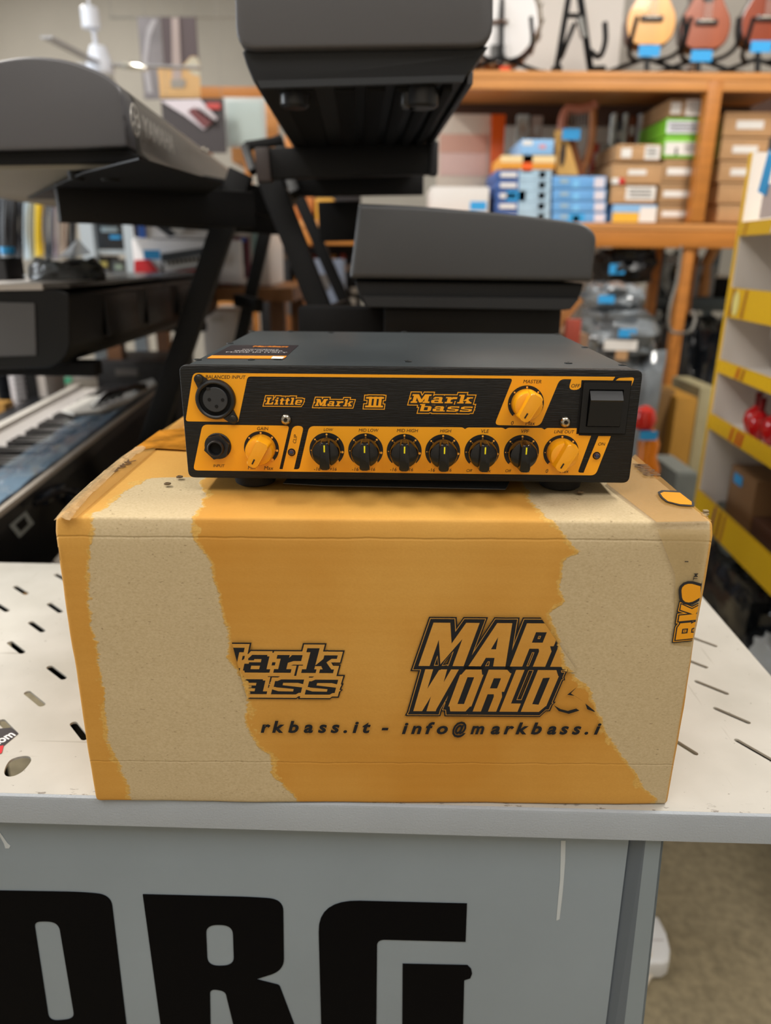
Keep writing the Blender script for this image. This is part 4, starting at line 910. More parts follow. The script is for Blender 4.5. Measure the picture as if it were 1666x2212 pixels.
# back panel details
cl_ = L8(.02, -.001, .62)
BP = Matrix((d8, Vector((0, 0, 1)), n8)).transposed().to_4x4()
def bpnt(u, v): return PP(u, v, L8(0, 0, 0), n8)
lbm = mat('#8f9593', .5)
MB().prism([bpnt(*q)+n8*.001 for q in ((18, 1136), (54, 1104), (72, 1130), (40, 1162))], n8*.0005).build('rating_label', lbm, t8, world=True)
MB().prism([bpnt(*q)+n8*.002 for q in ((30, 1134), (50, 1116), (58, 1132), (42, 1148))], n8*.0004).build('label_print', kbk, t8, world=True)
for k, (u, v) in enumerate(((95, 1072), (118, 1062), (148, 1072))):
    q = bpnt(u, v); mb = MB(); mb.box((0, 0, .006), (.04, .018, .016), Matrix.Translation(q) @ BP, .003); mb.build('socket_plug', mat('#1d2026', .25), t8, world=True)
mb = MB(); mb.tube(spline([bpnt(60, 1090)+n8*.01, bpnt(100, 1060)+n8*.03, bpnt(130, 1085)+n8*.03, bpnt(110, 1120)+n8*.02], 6), .004, 8); mb.build('power_lead', mat('#0b0b0d', .3), t8, world=True)
t9 = thing('digital_piano', 'far piano with white keys low beyond the slotted table, mostly hidden', 'piano', (-.55, 1.0, .40))
MB().box((-.40, 1.12, .50), (.22, .5, .08), None, .004).build('body', kbk, t9, world=True)
for i in range(9):
    MB().box((-.345, .90+i*.0235, .545), (.10, .021, .012), None, .001).build('white_key', wk, t9, world=True)
for q in ((-.47, .92), (-.47, 1.3), (-.33, .92), (-.33, 1.3)): MB().box((q[0], q[1], .23), (.03, .03, .46)).build('leg', kbk, t9, world=True)

# ================================================================== WOODEN SHELF UNIT AT THE BACK
pine = mat('#c98a4c', .45, var=(6, .14), stretch=(.6, 3, 9), name='pine'); pined = mat('#b8742e', .45, var=(6, .15), stretch=(.6, 3, 9))
YS = 2.70
shelf = thing('wooden_shelf_unit', 'tall orange pine shelf unit full of cartons along the back wall', 'shelf', tuple(Vector((PY(1300, 500, YS).x, YS, 0))))
def pbx(name, u0, v0, u1, v1, Y, dep, m, parent, bev=.002, label=None):
    x0, x1, z0, z1 = pix_rect(u0, v0, u1, v1, Y)
    return MB().box(((x0+x1)/2, Y+dep/2, (z0+z1)/2), (x1-x0, dep, z1-z0), None, bev).build(name, m, parent, world=True, label=label)
def shelfpart(name, u0, v0, u1, v1, m, dep=.40, Y=YS, **k): return pbx(name, u0, v0, u1, v1, Y, dep, m, shelf, **k)
shelfpart('shelf_board', 960, 154, 1760, 172, pine, .42)
shelfpart('rail', 960, 173, 1760, 195, pine, .03)
shelfpart('shelf_board', 600, 480, 1760, 496, pine, .42)
shelfpart('rail', 600, 497, 1760, 533, pined, .03)
xs_ = PY(1550, 172, YS).x
def vpost(u, v0, v1, Y, w_, dep, m):
    a = PY(u, v0, Y)
    zb_ = PY(u, v1, Y).z if v1 else 0
    MB().box((a.x, Y+dep/2, (a.z+zb_)/2), (w_, dep, a.z-zb_), None, .002).build('post', m, shelf, world=True)
vpost(1549, 174, 480, YS-.004, .047, .05, pined)
vpost(1549, 174, None, YS+.36, .047, .05, pined)
vpost(1750, 154, None, YS-.004, .047, .05, pined)
vpost(1425, 534, None, YS+.34, .032, .05, pined)
vpost(1491, 534, None, YS+.01, .036, .05, pined)
vpost(625, 160, None, YS+.30, .047, .05, pined)
x0, x1, z0, z1 = pix_rect(960, 196, 1760, 246, YS+.42)
MB().box(((x0+x1)/2, YS+.44, z0+.02), (x1-x0, .02, .12)).build('back_rail', mat('#4a2f22', .6), shelf, world=True)
zS1 = PY(1300, 480, YS).z; zS0 = PY(1300, 154, YS).z

cardm = mat('#bd9468', .7, var=(20, .06)); cardd = mat('#a8845c', .7, var=(20, .06)); white = mat('#e6e3de', .6); bluetag = mat('#2f9fe0', .55); redm = mat('#c8261e', .45)
def tag_part(parent, u0, v0, u1, v1, Y, m=None, name='price_tag', dep=.0006): return pbx(name, u0, v0, u1, v1, Y, dep, m or bluetag, parent, bev=0)
def carton(label, u0, v0, u1, v1, m, decals=(), Y=YS+.06, dep=.28, cat='box', name='carton', group=None, lid=True):
    x0, x1, z0, z1 = pix_rect(u0, v0, u1, v1, Y)
    t = thing(name, label, cat, ((x0+x1)/2, Y+dep/2, z0), group=group)
    g = .0015
    MB().box(((x0+x1)/2, Y+dep/2, (z0+z1)/2), (x1-x0-g, dep, z1-z0-g), None, .002).build('case', m, t, world=True)
    if lid: MB().box(((x0+x1)/2, Y-.0005, z1-(z1-z0)*.16), (x1-x0-.004, .001, .0012)).build('lid_edge', mat('#7a5c3c', .8), t, world=True)
    for nm, a, b, c, d_, mm in decals: pbx(nm, u0+(u1-u0)*a, v0+(v1-v0)*b, u0+(u1-u0)*c, v0+(v1-v0)*d_, Y-.0012, .0008, mm, t, bev=0)
    return t
lw = white; gr2 = mat('#8b8d92', .6)
def lines(n, a, b, c, d_): return [('print_line', a, b+(d_-b)*i/n, c, b+(d_-b)*(i+.4)/n, gr2) for i in range(n)]
carton('brown carton with two white labels, topmost of the left stack beside the green boxes', 1333, 311, 1429, 348, cardm, [('label', .1, .25, .33, .8, lw), ('label', .63, .1, .97, .9, lw)]+lines(3, .68, .25, .9, .8))
carton('brown carton with small white label and red white sticker at its corner', 1322, 353, 1432, 398, cardm, [('label', .32, .3, .68, .55, lw), ('label', 0, .7, .14, .98, lw), ('red_mark', .14, .7, .26, .98, redm)])
carton('brown carton with wide white label, standing on the blue and yellow box', 1320, 401, 1418, 440, cardm, [('label', .33, .05, .98, .8, lw)]+lines(3, .4, .2, .9, .75))
carton('blue and yellow box with white panel at the base of the left stack', 1323, 441.5, 1418, 480, mat('#86b4de', .5), [('yellow_panel', 0, .45, .6, 1, mat('#e6b53c', .5)), ('label', .62, .15, 1, 1, lw)], lid=False)
carton('brown carton with white printed labels on top of the green boxes', 1447, 213, 1547, 252, mat('#a8845c', .7), [('label', .03, .2, .25, .85, lw), ('label', .35, .05, .98, .95, lw)]+lines(4, .42, .2, .9, .85))
grn = mat('#7cc432', .5)
carton('upper of two bright green boxes with silver white panel', 1438, 255, 1536, 294, grn, [('label', .03, .15, .97, .85, mat('#d9dbe2', .5))]+lines(3, .1, .3, .9, .8), lid=False)
carton('lower of two bright green boxes with white panel and dark figure', 1434, 295, 1533, 342, grn, [('label', .03, .25, .95, .85, white), ('print', .25, .5, .3, .85, mat('#2f6b2e', .5))]+lines(3, .45, .35, .9, .75), lid=False)
for i, (u0, v0, u1, v1) in enumerate(((1433, 343.5, 1521, 394), (1424, 395, 1519, 440), (1421, 441.5, 1510, 480))):
    carton(('brown carton with a white strip label directly under the green boxes', 'brown carton with a white strip label, middle one below the green boxes', 'brown carton with a white strip label on the shelf board, under the other strip-labelled ones')[i], u0, v0, u1, v1, cardd, [('label', .1, .38, .68, .68, lw)], group='strip-labelled cartons left of the shelf post')
for i, (u0, v0, u1, v1) in enumerate(((1564, 241, 1675, 296), (1557, 298, 1660, 346), (1553, 348, 1655, 394), (1551, 396, 1648, 440), (1549, 442, 1640, 480))):
    carton(('brown carton with white strip label, topmost in the stack right of the shelf post', 'brown carton with white strip label, second from top right of the shelf post', 'brown carton with a dark torn opening at its side right of the post', 'brown carton behind the white rack, fourth from top right of the post', 'brown carton on the shelf board right of the post, lowest of its stack')[i], u0, v0, u1, v1, cardm, [('label', .25, .35, .78, .68, lw)] if i < 3 else [], group='cartons right of the shelf post')
# blue stacks
bl1 = mat('#3d5fa0', .45); bl2 = mat('#6aa6df', .45, var=(12, .08)); plaid = mat('#a9c6da', .5, var=(30, .2))
for i in range(5):
    v0 = 367+i*22.7
    carton(('navy and pale blue plaid box, top of its stack under the orange box', 'navy and pale blue plaid box, second from top of its stack', 'navy and pale blue plaid box bearing a bright blue price tag', 'navy and pale blue plaid box, fourth from top of its stack', 'navy and pale blue plaid box, lowest of its stack on the shelf')[i], 1072-i*.8, v0, 1191-i*.8, v0+22, bl1,
           [('plaid_panel', .42, 0, 1, 1, plaid), ('white_word', .08, .25, .38, .7, white), ('white_mark', .78, .15, .9, .8, white)]+([('price_tag', .2, 0, .55, 1, bluetag)] if i == 2 else []), group='plaid blue boxes in one stack', lid=False)
for i, (v0, v1) in enumerate(((380, 408), (409, 434), (435, 458), (459, 481))):
    carton(('light blue box, top of the stack carrying the wooden zither', 'light blue box, second from top under the wooden zither', 'light blue box, third from top under the wooden zither', 'light blue box with deep blue tag, lowest under the wooden zither')[i], 1193, v0, 1310, v1, bl2,
           [('label', .78, .12, .97, .9, mat('#dcd6e0', .5)), ('print', .15, .25, .3, .55, mat('#9fb6bf', .5)), ('round_print', .38, .3, .5, .9, mat('#7cc2f2', .5))]+([('price_tag', .3, .1, .6, .95, bluetag)] if i == 3 else []), group='light blue boxes under the zither', lid=False)
ob_ = carton('flat orange and cream box with an orange clip on the plaid stack', 1082, 336, 1200, 366, mat('#e8a03c', .5), [('cream_band', 0, .0, 1, .5, mat('#f0d5a0', .5)), ('clip', .4, .0, .58, 1.2, mat('#f2601c', .4))], lid=False)
carton('small sky blue box with pink print on top of the orange box', 1126, 300, 1197, 335, mat('#8dbdea', .45), [('pink_print', .55, .35, .75, .6, mat('#d99aa8', .5)), ('white_corner', .05, .1, .35, .4, white)], lid=False)
wb = carton('white box with grey lettering and blue tag at the left end of the shelf', 931, 403, 1056, 480, mat('#dedad6', .5), [('price_tag', .68, .42, .96, .66, bluetag)], lid=False)
xw, xw1, zw, zw1 = pix_rect(950, 420, 1040, 432, YS+.058); mb = MB(); text(mb, 'MEMORABLE PRICE'[:0] or 'ukulele set', (xw+xw1)/2, (zw+zw1)/2, xw1-xw, zw1-zw, Matrix.Translation((0, YS+.0585, 0)) @ Matrix.Rotation(PI/2, 4, 'X'), .02); mb.b.free()
pnk = thing('printed_folder', 'pink and beige printed sheet standing behind the white box', 'poster', tuple(Vector((PY(1000, 400, YS+.3).x, YS+.36, zS1))))
pbx('sheet', 945, 246, 1057, 404, YS+.36, .01, mat('#c9c0b4', .5), pnk)
pbx('pink_field', 950, 290, 1055, 330, YS+.358, .002, mat('#c79d8e', .5), pnk); pbx('pink_field', 950, 330, 1055, 380, YS+.358, .002, mat('#cdb0aa', .5), pnk)
MB().box((PY(1000, 400, YS+.37).x, YS+.375, zS1+.1), (.06, .008, .2)).build('stand_board', cardm, pnk, world=True)
of = thing('orange_case', 'tall narrow orange case leaning on the shelf', 'case', tuple(Vector((PY(1075, 400, YS).x, YS+.3, zS1))))
MB().prism([PY(1063, 247, YS+.33), PY(1093, 247, YS+.33), PY(1079, 480, YS+.25), PY(1058, 480, YS+.25)], (0, .03, 0)).build('case', mat('#c8500f', .4), of, world=True)
MB().prism([PY(1068, 270, YS+.325), PY(1076, 270, YS+.325), PY(1072, 298, YS+.325), PY(1066, 298, YS+.325)], (0, .003, 0)).build('dark_print', kbk, of, world=True)
# books / binders behind
for i, (u0, v0, u1, v1, c, lb_) in enumerate(((1112, 247, 1137, 480, '#c6d4d6', 'pale slim binder leaning behind the sky blue box'), (1142, 250, 1166, 480, '#a99a90', 'taupe binder upright behind the sky blue box'), (1281, 309, 1293, 376, '#a8331c', 'dark red book upright behind the harp'), (1293, 309, 1311, 376, '#8c8780', 'grey book beside the dark red one'),
     (1314, 244, 1322, 480, '#d5d8d2', 'narrow white folder left of the brown carton stack'), (1338, 244, 1346, 480, '#cfd5cf', 'narrow pale green folder behind the carton stack'), (1324, 260, 1336, 480, '#4a4c50', 'charcoal folder between two pale ones'), (1369, 246, 1382, 480, '#d8dad8', 'white folder right of the gap behind the cartons'), (1384, 250, 1420, 480, '#15161a', 'black box file behind the cartons'), (1348, 250, 1366, 480, '#6b3a24', 'brown folder behind the cartons'))):
    x0, x1, z0, z1 = pix_rect(u0, v0, u1, v1, YS+.37); z0 = zS1 if i not in (2, 3) else z0
    if i in (2, 3): z0 = zS1
    t = thing('binder', lb_, 'binder', ((x0+x1)/2, YS+.375, z0)); MB().box(((x0+x1)/2, YS+.39, (z0+z1)/2), (x1-x0-.001, .04, z1-z0), None, .002).build('cover', mat(c, .5), t, world=True)
    MB().box(((x0+x1)/2, YS+.369, z1-.05), ((x1-x0)*.6, .001, .03)).build('spine_label', mat('#b5b5b0', .5), t, world=True)
# zither and harp
zt = thing('wooden_zither', 'pale yellow wooden zither with dark oval hole and blue tag on light blue boxes', 'instrument', tuple(PY(1225, 380, YS+.1)))
pw = mat('#d9a85c', .35, var=(8, .1)); pwd = mat('#7b4a30', .4)
MB().prism([PY(1202, 281, YS+.12), PY(1222, 281, YS+.12), PY(1250, 378, YS+.12), PY(1204, 378, YS+.12)], (0, .035, 0)).build('soundboard', pw, zt, world=True)
MB().prism([PY(1222, 281, YS+.125), PY(1240, 295, YS+.16), PY(1265, 378, YS+.16), PY(1250, 378, YS+.125)], (0, .03, 0)).build('side_board', pwd, zt, world=True)
c = PY(1216, 333, YS+.118); MB().prism([c+Vector((math.cos(a)*.011, 0, math.sin(a)*.04)) for a in [2*PI*k/20 for k in range(20)]], (0, .001, 0)).build('sound_hole', mat('#3a2a1c', .6), zt, world=True)
tag_part(zt, 1215, 278, 1254, 302, YS+.10)
hp = thing('lap_harp', 'small curved wooden lap harp with pinkish neck behind the zither', 'harp', tuple(PY(1260, 380, YS+.2)))
hm = mat('#b06f58', .35); hm2 = mat('#a86a38', .4)
YH = YS+.22
mb = MB(); mb.tube(spline([PY(1215, 300, YH), PY(1216, 260, YH), PY(1228, 236, YH), PY(1252, 236, YH), PY(1280, 230, YH), PY(1288, 224, YH)], 6), [.017]*31, 10); mb.build('neck', hm, hp, world=True)
mb = MB(); mb.tube(spline([PY(1281, 230, YH), PY(1280, 290, YH), PY(1272, 330, YH), PY(1255, 377, YH)], 6), .014, 10); mb.build('pillar', hm2, hp, world=True)
mb = MB(); mb.tube([PY(1215, 296, YH), PY(1236, 340, YH), PY(1256, 377, YH)], .016, 10); mb.build('soundbox', mat('#5a3426', .5), hp, world=True)
for k in range(7):
    MB().tube([PY(1226+k*7, 240, YH), PY(1224+k*6, 310+k*8, YH)], .0012, 5).build('string', mat('#d0cfc8', .3), hp, world=True)

# ukuleles, banjo and stands on the top shelf
def uke(label, cu, cvs, c_top, c_side, Y=YS+.10, s=1.0):
    base = PY(cu, 118+cvs, Y); t = thing('ukulele', label, 'ukulele', (base.x, base.y, base.z), group=None)
    lean = Matrix.Translation(base) @ Matrix.Rotation(-.10, 4, 'X')
    w1, w2 = .098*s, .072*s
    out = []
    prof = [(0, 0), (.05, .0), (.085, .025), (.098, .07), (.094, .11), (.072, .15), (.058, .18), (.062, .205), (.072, .235), (.066, .265), (.045, .285), (.02, .292)]
    half_ = spline([(x, z, 0) for x, z in prof], 4); R = [(p.x*s, p.y*s) for p in half_]; out = R+[(-x, z) for x, z in R[::-1]]
    MB().prism([(x, 0, z) for x, z in out], (0, .06*s, 0), lean, bev=.003).build('body', mat(c_side, .2, coat=.6), t, world=True)
    inn = [(x*.955, (z-.14*s)*.97+.14*s) for x, z in out]
    MB().prism([(x, -.0015, z) for x, z in inn], (0, .002, 0), lean).build('soundboard', mat(c_top, .3, coat=.15, var=(5, .12), stretch=(8, 1, .6)), t, world=True)
    mb = MB(); mb.cyl((0, -.0022, .19*s), (0, -.0016, .19*s), .03*s, M=lean, seg=28); mb.build('sound_hole', kbk, t, world=True)
    mb = MB(); mb.box((0, -.005, .092*s), (.088*s, .007, .02*s), lean, .002); br = mb.build('bridge', mat('#2c1a12', .4), t, world=True)
    mb = MB(); mb.box((0, -.009, .096*s), (.05*s, .003, .004*s), lean, .001); mb.build('saddle', mat('#e8e2d0', .4), br, world=True)
    mb = MB(); mb.box((0, -.004, .36*s), (.036*s, .012, .24*s), lean, .002); mb.build('neck', mat('#3a2418', .4), t, world=True)
    for k in range(4): MB().tube([(-.012*s+.008*s*k, -.011, .096*s), (-.012*s+.008*s*k, -.012, .46*s)], .0007, 5, lean).build('string', mat('#c9c7c0', .3), t, world=True)
def ustand(label, cu, Y=YS+.05, zb=None):
    b = PY(cu, 152, Y); z0 = zS0+.001; t = thing('instrument_stand', label, 'stand', (b.x, Y, z0))
    for sx in (-1, 1):
        mb = MB(); mb.tube(spline([(b.x+sx*.03, Y+.05, z0+.05), (b.x+sx*.07, Y, z0+.055), (b.x+sx*.085, Y-.05, z0+.08), (b.x+sx*.075, Y-.055, z0+.15)], 5), .007, 8); mb.build('cradle_arm', kbk, t, world=True)
    mb = MB(); mb.bar((b.x, Y+.02, z0), (b.x, Y+.12, z0+.30), .014, .012); mb.build('back_post', kbk, t, world=True)
    for sx in (-1, 1):
        mb = MB(); mb.tube([(b.x, Y+.05, z0+.06), (b.x+sx*.13, Y+.02, z0+.012), (b.x+sx*.14, Y, z0+.008)], .007, 8); mb.build('foot', kbk, t, world=True)
    return t
uk = [('natural honey ukulele, leftmost of the three on the top shelf', 1403, 0, '#dc9a34', '#4a2416'), ('red brown ukulele in the middle of the top shelf row', 1520, 8, '#9a4820', '#3a1a10'), ('dark mahogany ukulele at the right end of the top shelf', 1650, 0, '#8a3a1c', '#3a1810')]
for l, cu, dv, ct, cs in uk: uke(l, cu, dv-20, ct, cs, YS+.09, .84)
for (cu, l), (tu, tv) in zip(((1403, 'black stand holding the honey ukulele'), (1515, 'black stand holding the red brown ukulele'), (1645, 'black stand holding the mahogany ukulele')), ((1403, 109), (1516, 120), (1645, 100))):
    st = ustand(l, cu)
    tag_part(st, tu-23, tv-12, tu+23, tv+13, YS-.02)
bj = thing('banjo', 'banjo with white drum head and wooden rim beside the high keyboard', 'banjo', tuple(PY(1085, 145, YS+.15)))
c = PY(1078, 42, YS+.15); Rb = .142
BJ = Matrix.Translation(c) @ Matrix.Rotation(PI/2-.12, 4, 'X')
mb = MB(); mb.lathe([(Rb, -.08), (Rb+.006, -.07), (Rb+.006, -.01), (Rb, 0), (Rb-.012, .001), (Rb-.02, -.004), (.001, -.004)], BJ, 48); mb.build('rim', mat('#7a3c18', .25, coat=.5), bj, world=True)
mb = MB(); mb.cyl((0, 0, -.002), (0, 0, .003), Rb-.012, seg=48, M=BJ); mb.build('drum_head', mat('#e4e2e2', .4), bj, world=True)
mb = MB(); mb.tube([BJ @ Vector(((Rb-.003)*math.cos(a), (Rb-.003)*math.sin(a), .003)) for a in [2*PI*k/48 for k in range(49)]], .005, 8); mb.build('tension_hoop', chrome, bj, world=True)
for k in range(20):
    a = 2*PI*k/20; mb = MB(); mb.cyl(BJ @ Vector(((Rb+.008)*math.cos(a), (Rb+.008)*math.sin(a), .004)), BJ @ Vector(((Rb+.010)*math.cos(a), (Rb+.010)*math.sin(a), -.045)), .003, seg=8); mb.build('tension_hook', chrome, bj, world=True)
mb = MB(); mb.box((.0, -.012, .012), (.06, .008, .014), BJ, .002); mb.build('bridge', mat('#5a3a22', .4), bj, world=True)
mb = MB(); mb.box((0, -.10, .010), (.05, .04, .006), BJ, .002); mb.build('tailpiece', mat('#6b6b6b', .4, metal=.6), bj, world=True)
mb = MB(); mb.box((0, .3, .006), (.045, .32, .02), BJ, .003); mb.build('neck', mat('#3a2418', .4), bj, world=True)
ustand('black stand under the banjo', 1085, YS+.06)
# empty A-shaped stand
eg = thing('guitar_stand', 'empty black A-frame guitar stand with a curved hook between banjo and ukuleles', 'stand', tuple(Vector((PY(1240, 154, YS+.1).x, YS+.12, zS0))))
YE = YS+.12
def tb(name, pts, r, m=kbk): mb = MB(); mb.tube(spline([PY(u, v, Y) for u, v, Y in pts], 6) if len(pts) > 2 else [PY(u, v, Y) for u, v, Y in pts], r, 8); return mb.build(name, m, eg, world=True)
tb('leg', [(1238, -60, YE), (1202, 152, YE)], .010); tb('leg', [(1246, -60, YE), (1276, 152, YE)], .012); tb('brace', [(1213, 120, YE-.02), (1242, 50, YE-.02)], .008); tb('brace', [(1229, 34, YE), (1256, 34, YE)], .008)
tb('hook', [(1277, 112, YE), (1290, 122, YE-.05), (1300, 116, YE-.08), (1308, 88, YE-.09), (1307, 48, YE-.09)], .009); tb('hook', [(1205, 128, YE), (1214, 122, YE-.04), (1224, 95, YE-.08), (1238, 56, YE-.09)], .007)
tb('sleeve', [(1253, 38, YE-.012), (1262, 82, YE-.012)], .012, mat('#d9dde0', .2, metal=.9)); tb('foot', [(1196, 150, YE), (1210, 148, YE-.05)], .010); tb('foot', [(1276, 150, YE), (1307, 148, YE-.03)], .010)
# small red price card on the top shelf beside the banjo
pc_ = thing('price_card', 'small orange red card at the foot of the banjo', 'card', tuple(PY(1090, 152, YS+.02))); pbx('card', 1080, 143, 1102, 153.5, YS+.02, .004, mat('#d8481c', .5), pc_, bev=0)

# stock under the shelf: wrapped parcels, bags, leaning boards
plast = mat('#73797e', .16, bump=(40, 1.0), coat=.4, var=(14, .3), name='wrapped_film'); plastd = mat('#1b1e22', .14, bump=(30, 1.0), coat=.6, name='black_film')
def lump(name, label, cat, u0, v0, u1, v1, Y, dep, m, seed=0, group=None, rough=.16, tags=(), floor=None, extra=()):
    x0, x1, z0, z1 = pix_rect(u0, v0, u1, v1, Y+dep/2)
    if floor is not None: z0 = floor
    t = thing(name, label, cat, ((x0+x1)/2, Y+dep/2, z0), group=group)
    b_ = bmesh.new(); bmesh.ops.create_cube(b_, size=2); bmesh.ops.subdivide_edges(b_, edges=b_.edges[:], cuts=9, use_grid_fill=True)
    for v in b_.verts:
        p = v.co.copy(); q = p.normalized()*1.15; p = p.lerp(q, .45); k = 1+noise.noise(p*1.6+Vector((seed*7.1, 0, 0)))*rough*1.4+noise.noise(p*4.5+Vector((0, seed*3.3, 0)))*rough*.8
        p = Vector((p.x*k, p.y*k, p.z*(k if p.z > 0 else 1))); v.co = Vector(((x0+x1)/2+p.x*(x1-x0)/2, Y+dep/2+p.y*dep/2, max((z0+z1)/2+p.z*(z1-z0)/2, z0)))
    mb = MB(); mb.b.free(); mb.b = b_; mb.build('wrapping', m, t, world=True, smooth=30)
    for (a, b, c, d_) in tags: tag_part(t, a, b, c, d_, Y-.012, dep=.002)
    for (nm, a, b, c, d_, mm) in extra: pbx(nm, a, b, c, d_, Y-.008, .002, mm, t, bev=0)
    return t
zflo = 0
mgrey = mat('#4b5459', .35, metal=.5)
rk = thing('metal_shelf', 'dark grey metal shelf rack standing beyond the wooden posts', 'shelf', (PY(1500, 700, 3.2).x, 3.2, 0))
for v0, v1 in ((643, 672), (500, 512)): pbx('shelf_board', 1395, v0, 1600, v1, 3.15, .4, mgrey, rk)
for u in (1400, 1592): x = PY(u, 700, 3.2).x; MB().box((x, 3.17, .75), (.035, .035, 1.5)).build('upright', mgrey, rk, world=True); MB().box((x, 3.52, .75), (.035, .035, 1.5)).build('upright', mgrey, rk, world=True)
lump('wrapped_parcel', 'upper clear wrapped parcel with blue tag behind the amplifier right corner', 'parcel', 1272, 612, 1370, 668, 2.25, .22, plast, 1, tags=[(1293, 638, 1328, 655)])
lump('wrapped_parcel', 'grey clear wrapped parcel with white label and blue tag behind the amplifier', 'parcel', 1268, 668, 1400, 760, 2.2, .28, plast, 2, tags=[(1337, 711, 1375, 729)], extra=[('label', 1305, 735, 1377, 757, white)])
lump('wrapped_parcel', 'large wrapped grey parcel low behind the right rear of the amplifier', 'parcel', 1262, 758, 1400, 960, 2.2, .3, plast, 3, floor=0, extra=[('brown_label', 1330, 758, 1356, 778, cardm)])
lump('black_bag', 'black plastic bag hanging under the wooden shelf with teal tag', 'bag', 1294, 536, 1395, 612, 2.75, .25, mat('#0c0d12', .35), 4, tags=[(1317, 570, 1350, 592)])
lump('black_bag', 'glossy heap of black plastic bags between posts and white rack', 'bag', 1476, 705, 1562, 860, 2.85, .4, plastd, 5, floor=0)
lump('black_bag', 'shiny black wrapped bundle between the two slim wooden posts', 'bag', 1412, 680, 1476, 840, 2.9, .35, plastd, 6, floor=0)
lump('black_bag', 'dark wrapped equipment on the metal shelf between the posts', 'bag', 1428, 545, 1486, 642, 3.2, .25, plastd, 7, extra=[('pale_label', 1438, 552, 1470, 570, mat('#b9c3d0', .4))])
mic = thing('microphone_box', 'grey box with a picture of a dark microphone on the metal shelf', 'box', tuple(PY(1520, 642, 3.2)))
pbx('case', 1494, 572, 1545, 643, 3.18, .2, mat('#8b9097', .5), mic); pbx('microphone_picture', 1512, 594, 1534, 612, 3.176, .003, kbk, mic); pbx('microphone_picture', 1520, 612, 1526, 640, 3.176, .003, kbk, mic)
cbx = thing('black_case', 'black case right of the microphone box on the metal shelf', 'case', tuple(PY(1570, 642, 3.2))); pbx('case', 1547, 600, 1590, 643, 3.2, .2, kbk, cbx); pbx('white_edge', 1548, 594, 1575, 600, 3.19, .2, white, cbx)
mb = MB(); mb.tube(spline([PY(1472, 530, 2.705), PY(1464, 600, 2.69), PY(1448, 660, 2.66), PY(1444, 700, 2.66), PY(1455, 718, 2.66), PY(1490, 716, 2.6), PY(1502, 690, 2.62), PY(1497, 672, 2.66)], 6), .006, 8)
setp(mb.build('hanging_cable', mat('#6f6c66', .4)), 'grey looped cable hanging across the slim wooden posts', 'cable')
lb2 = thing('leaning_board', 'pale board leaning between the wooden posts', 'board', (PY(1410, 800, 2.95).x, 2.95, 0)); MB().prism([PY(1402, 740, 3.0), PY(1412, 740, 3.0), PY(1440, 840, 2.85), PY(1422, 840, 2.85)], (0, .02, 0)).build('board', mat('#b3a58c', .6), lb2, world=True)
MB().box((PY(1430, 860, 2.86).x, 2.87, PY(1430, 838, 2.86).z/2), (.06, .02, PY(1430, 838, 2.86).z)).build('lower_board', mat('#b3a58c', .6), lb2, world=True)
bxs = [('tall brown carton standing on the floor at the foot of the slim posts', 1395, 845, 1452, 985, 2.3, .28, '#7a5a30'), ('ochre carton beside the tall brown one near the floor', 1452, 862, 1500, 990, 2.25, .25, '#a87a2c'), ('olive cream carton left of the white rack on the floor', 1500, 840, 1540, 1000, 2.4, .25, '#a39a78'), ('grey plastic crate on the floor behind the carton corner', 1455, 1025, 1505, 1100, 1.9, .2, '#6d716c')]
for l, u0, v0, u1, v1, Y, dep, c in bxs:
    x0, x1, z0, z1 = pix_rect(u0, v0, u1, v1, Y); t = thing('floor_carton', l, 'box', ((x0+x1)/2, Y+dep/2, 0)); MB().box(((x0+x1)/2, Y+dep/2, z1/2), (x1-x0-.004, dep, z1), None, .003).build('case', mat(c, .65, var=(8, .15)), t, world=True)
    MB().box(((x0+x1)/2, Y+dep/2, z1+.002), ((x1-x0)*.9, dep*.95, .003)).build('flap', mat(c, .6), t, world=True)
# small wooden violin-like instrument with red body and blue tag, at the right of the amplifier
vi = thing('toy_violin', 'small orange wooden instrument with red top and blue tag beside the amplifier right side', 'instrument', tuple(PY(1400, 1040, 1.7)))
mb = MB(); mb.lathe([(.004, -.10), (.028, -.08), (.034, -.03), (.022, .0), (.026, .03), (.016, .055), (.006, .07)], Matrix.Translation(PY(1398, 985, 1.7)), 20); mb.build('body', mat('#d8780f', .3), vi, world=True)
mb = MB(); mb.lathe([(.006, -.03), (.024, -.02), (.029, 0), (.022, .022), (.006, .032)], Matrix.Translation(PY(1392, 905, 1.7)), 20); mb.build('red_head', mat('#c8241a', .2, coat=.6), vi, world=True)
mb = MB(); mb.cyl(PY(1392, 925, 1.7), PY(1398, 960, 1.7), .012); mb.build('dark_collar', mat('#3a1024', .3), vi, world=True)
tag_part(vi, 1383, 931, 1421, 951, 1.66)
MB().box((PY(1398, 1000, 1.7).x, 1.7, PY(1398, 1040, 1.7).z/2), (.05, .05, PY(1398, 1040, 1.7).z)).build('display_post', mat('#3a2a1c', .5), vi, world=True)
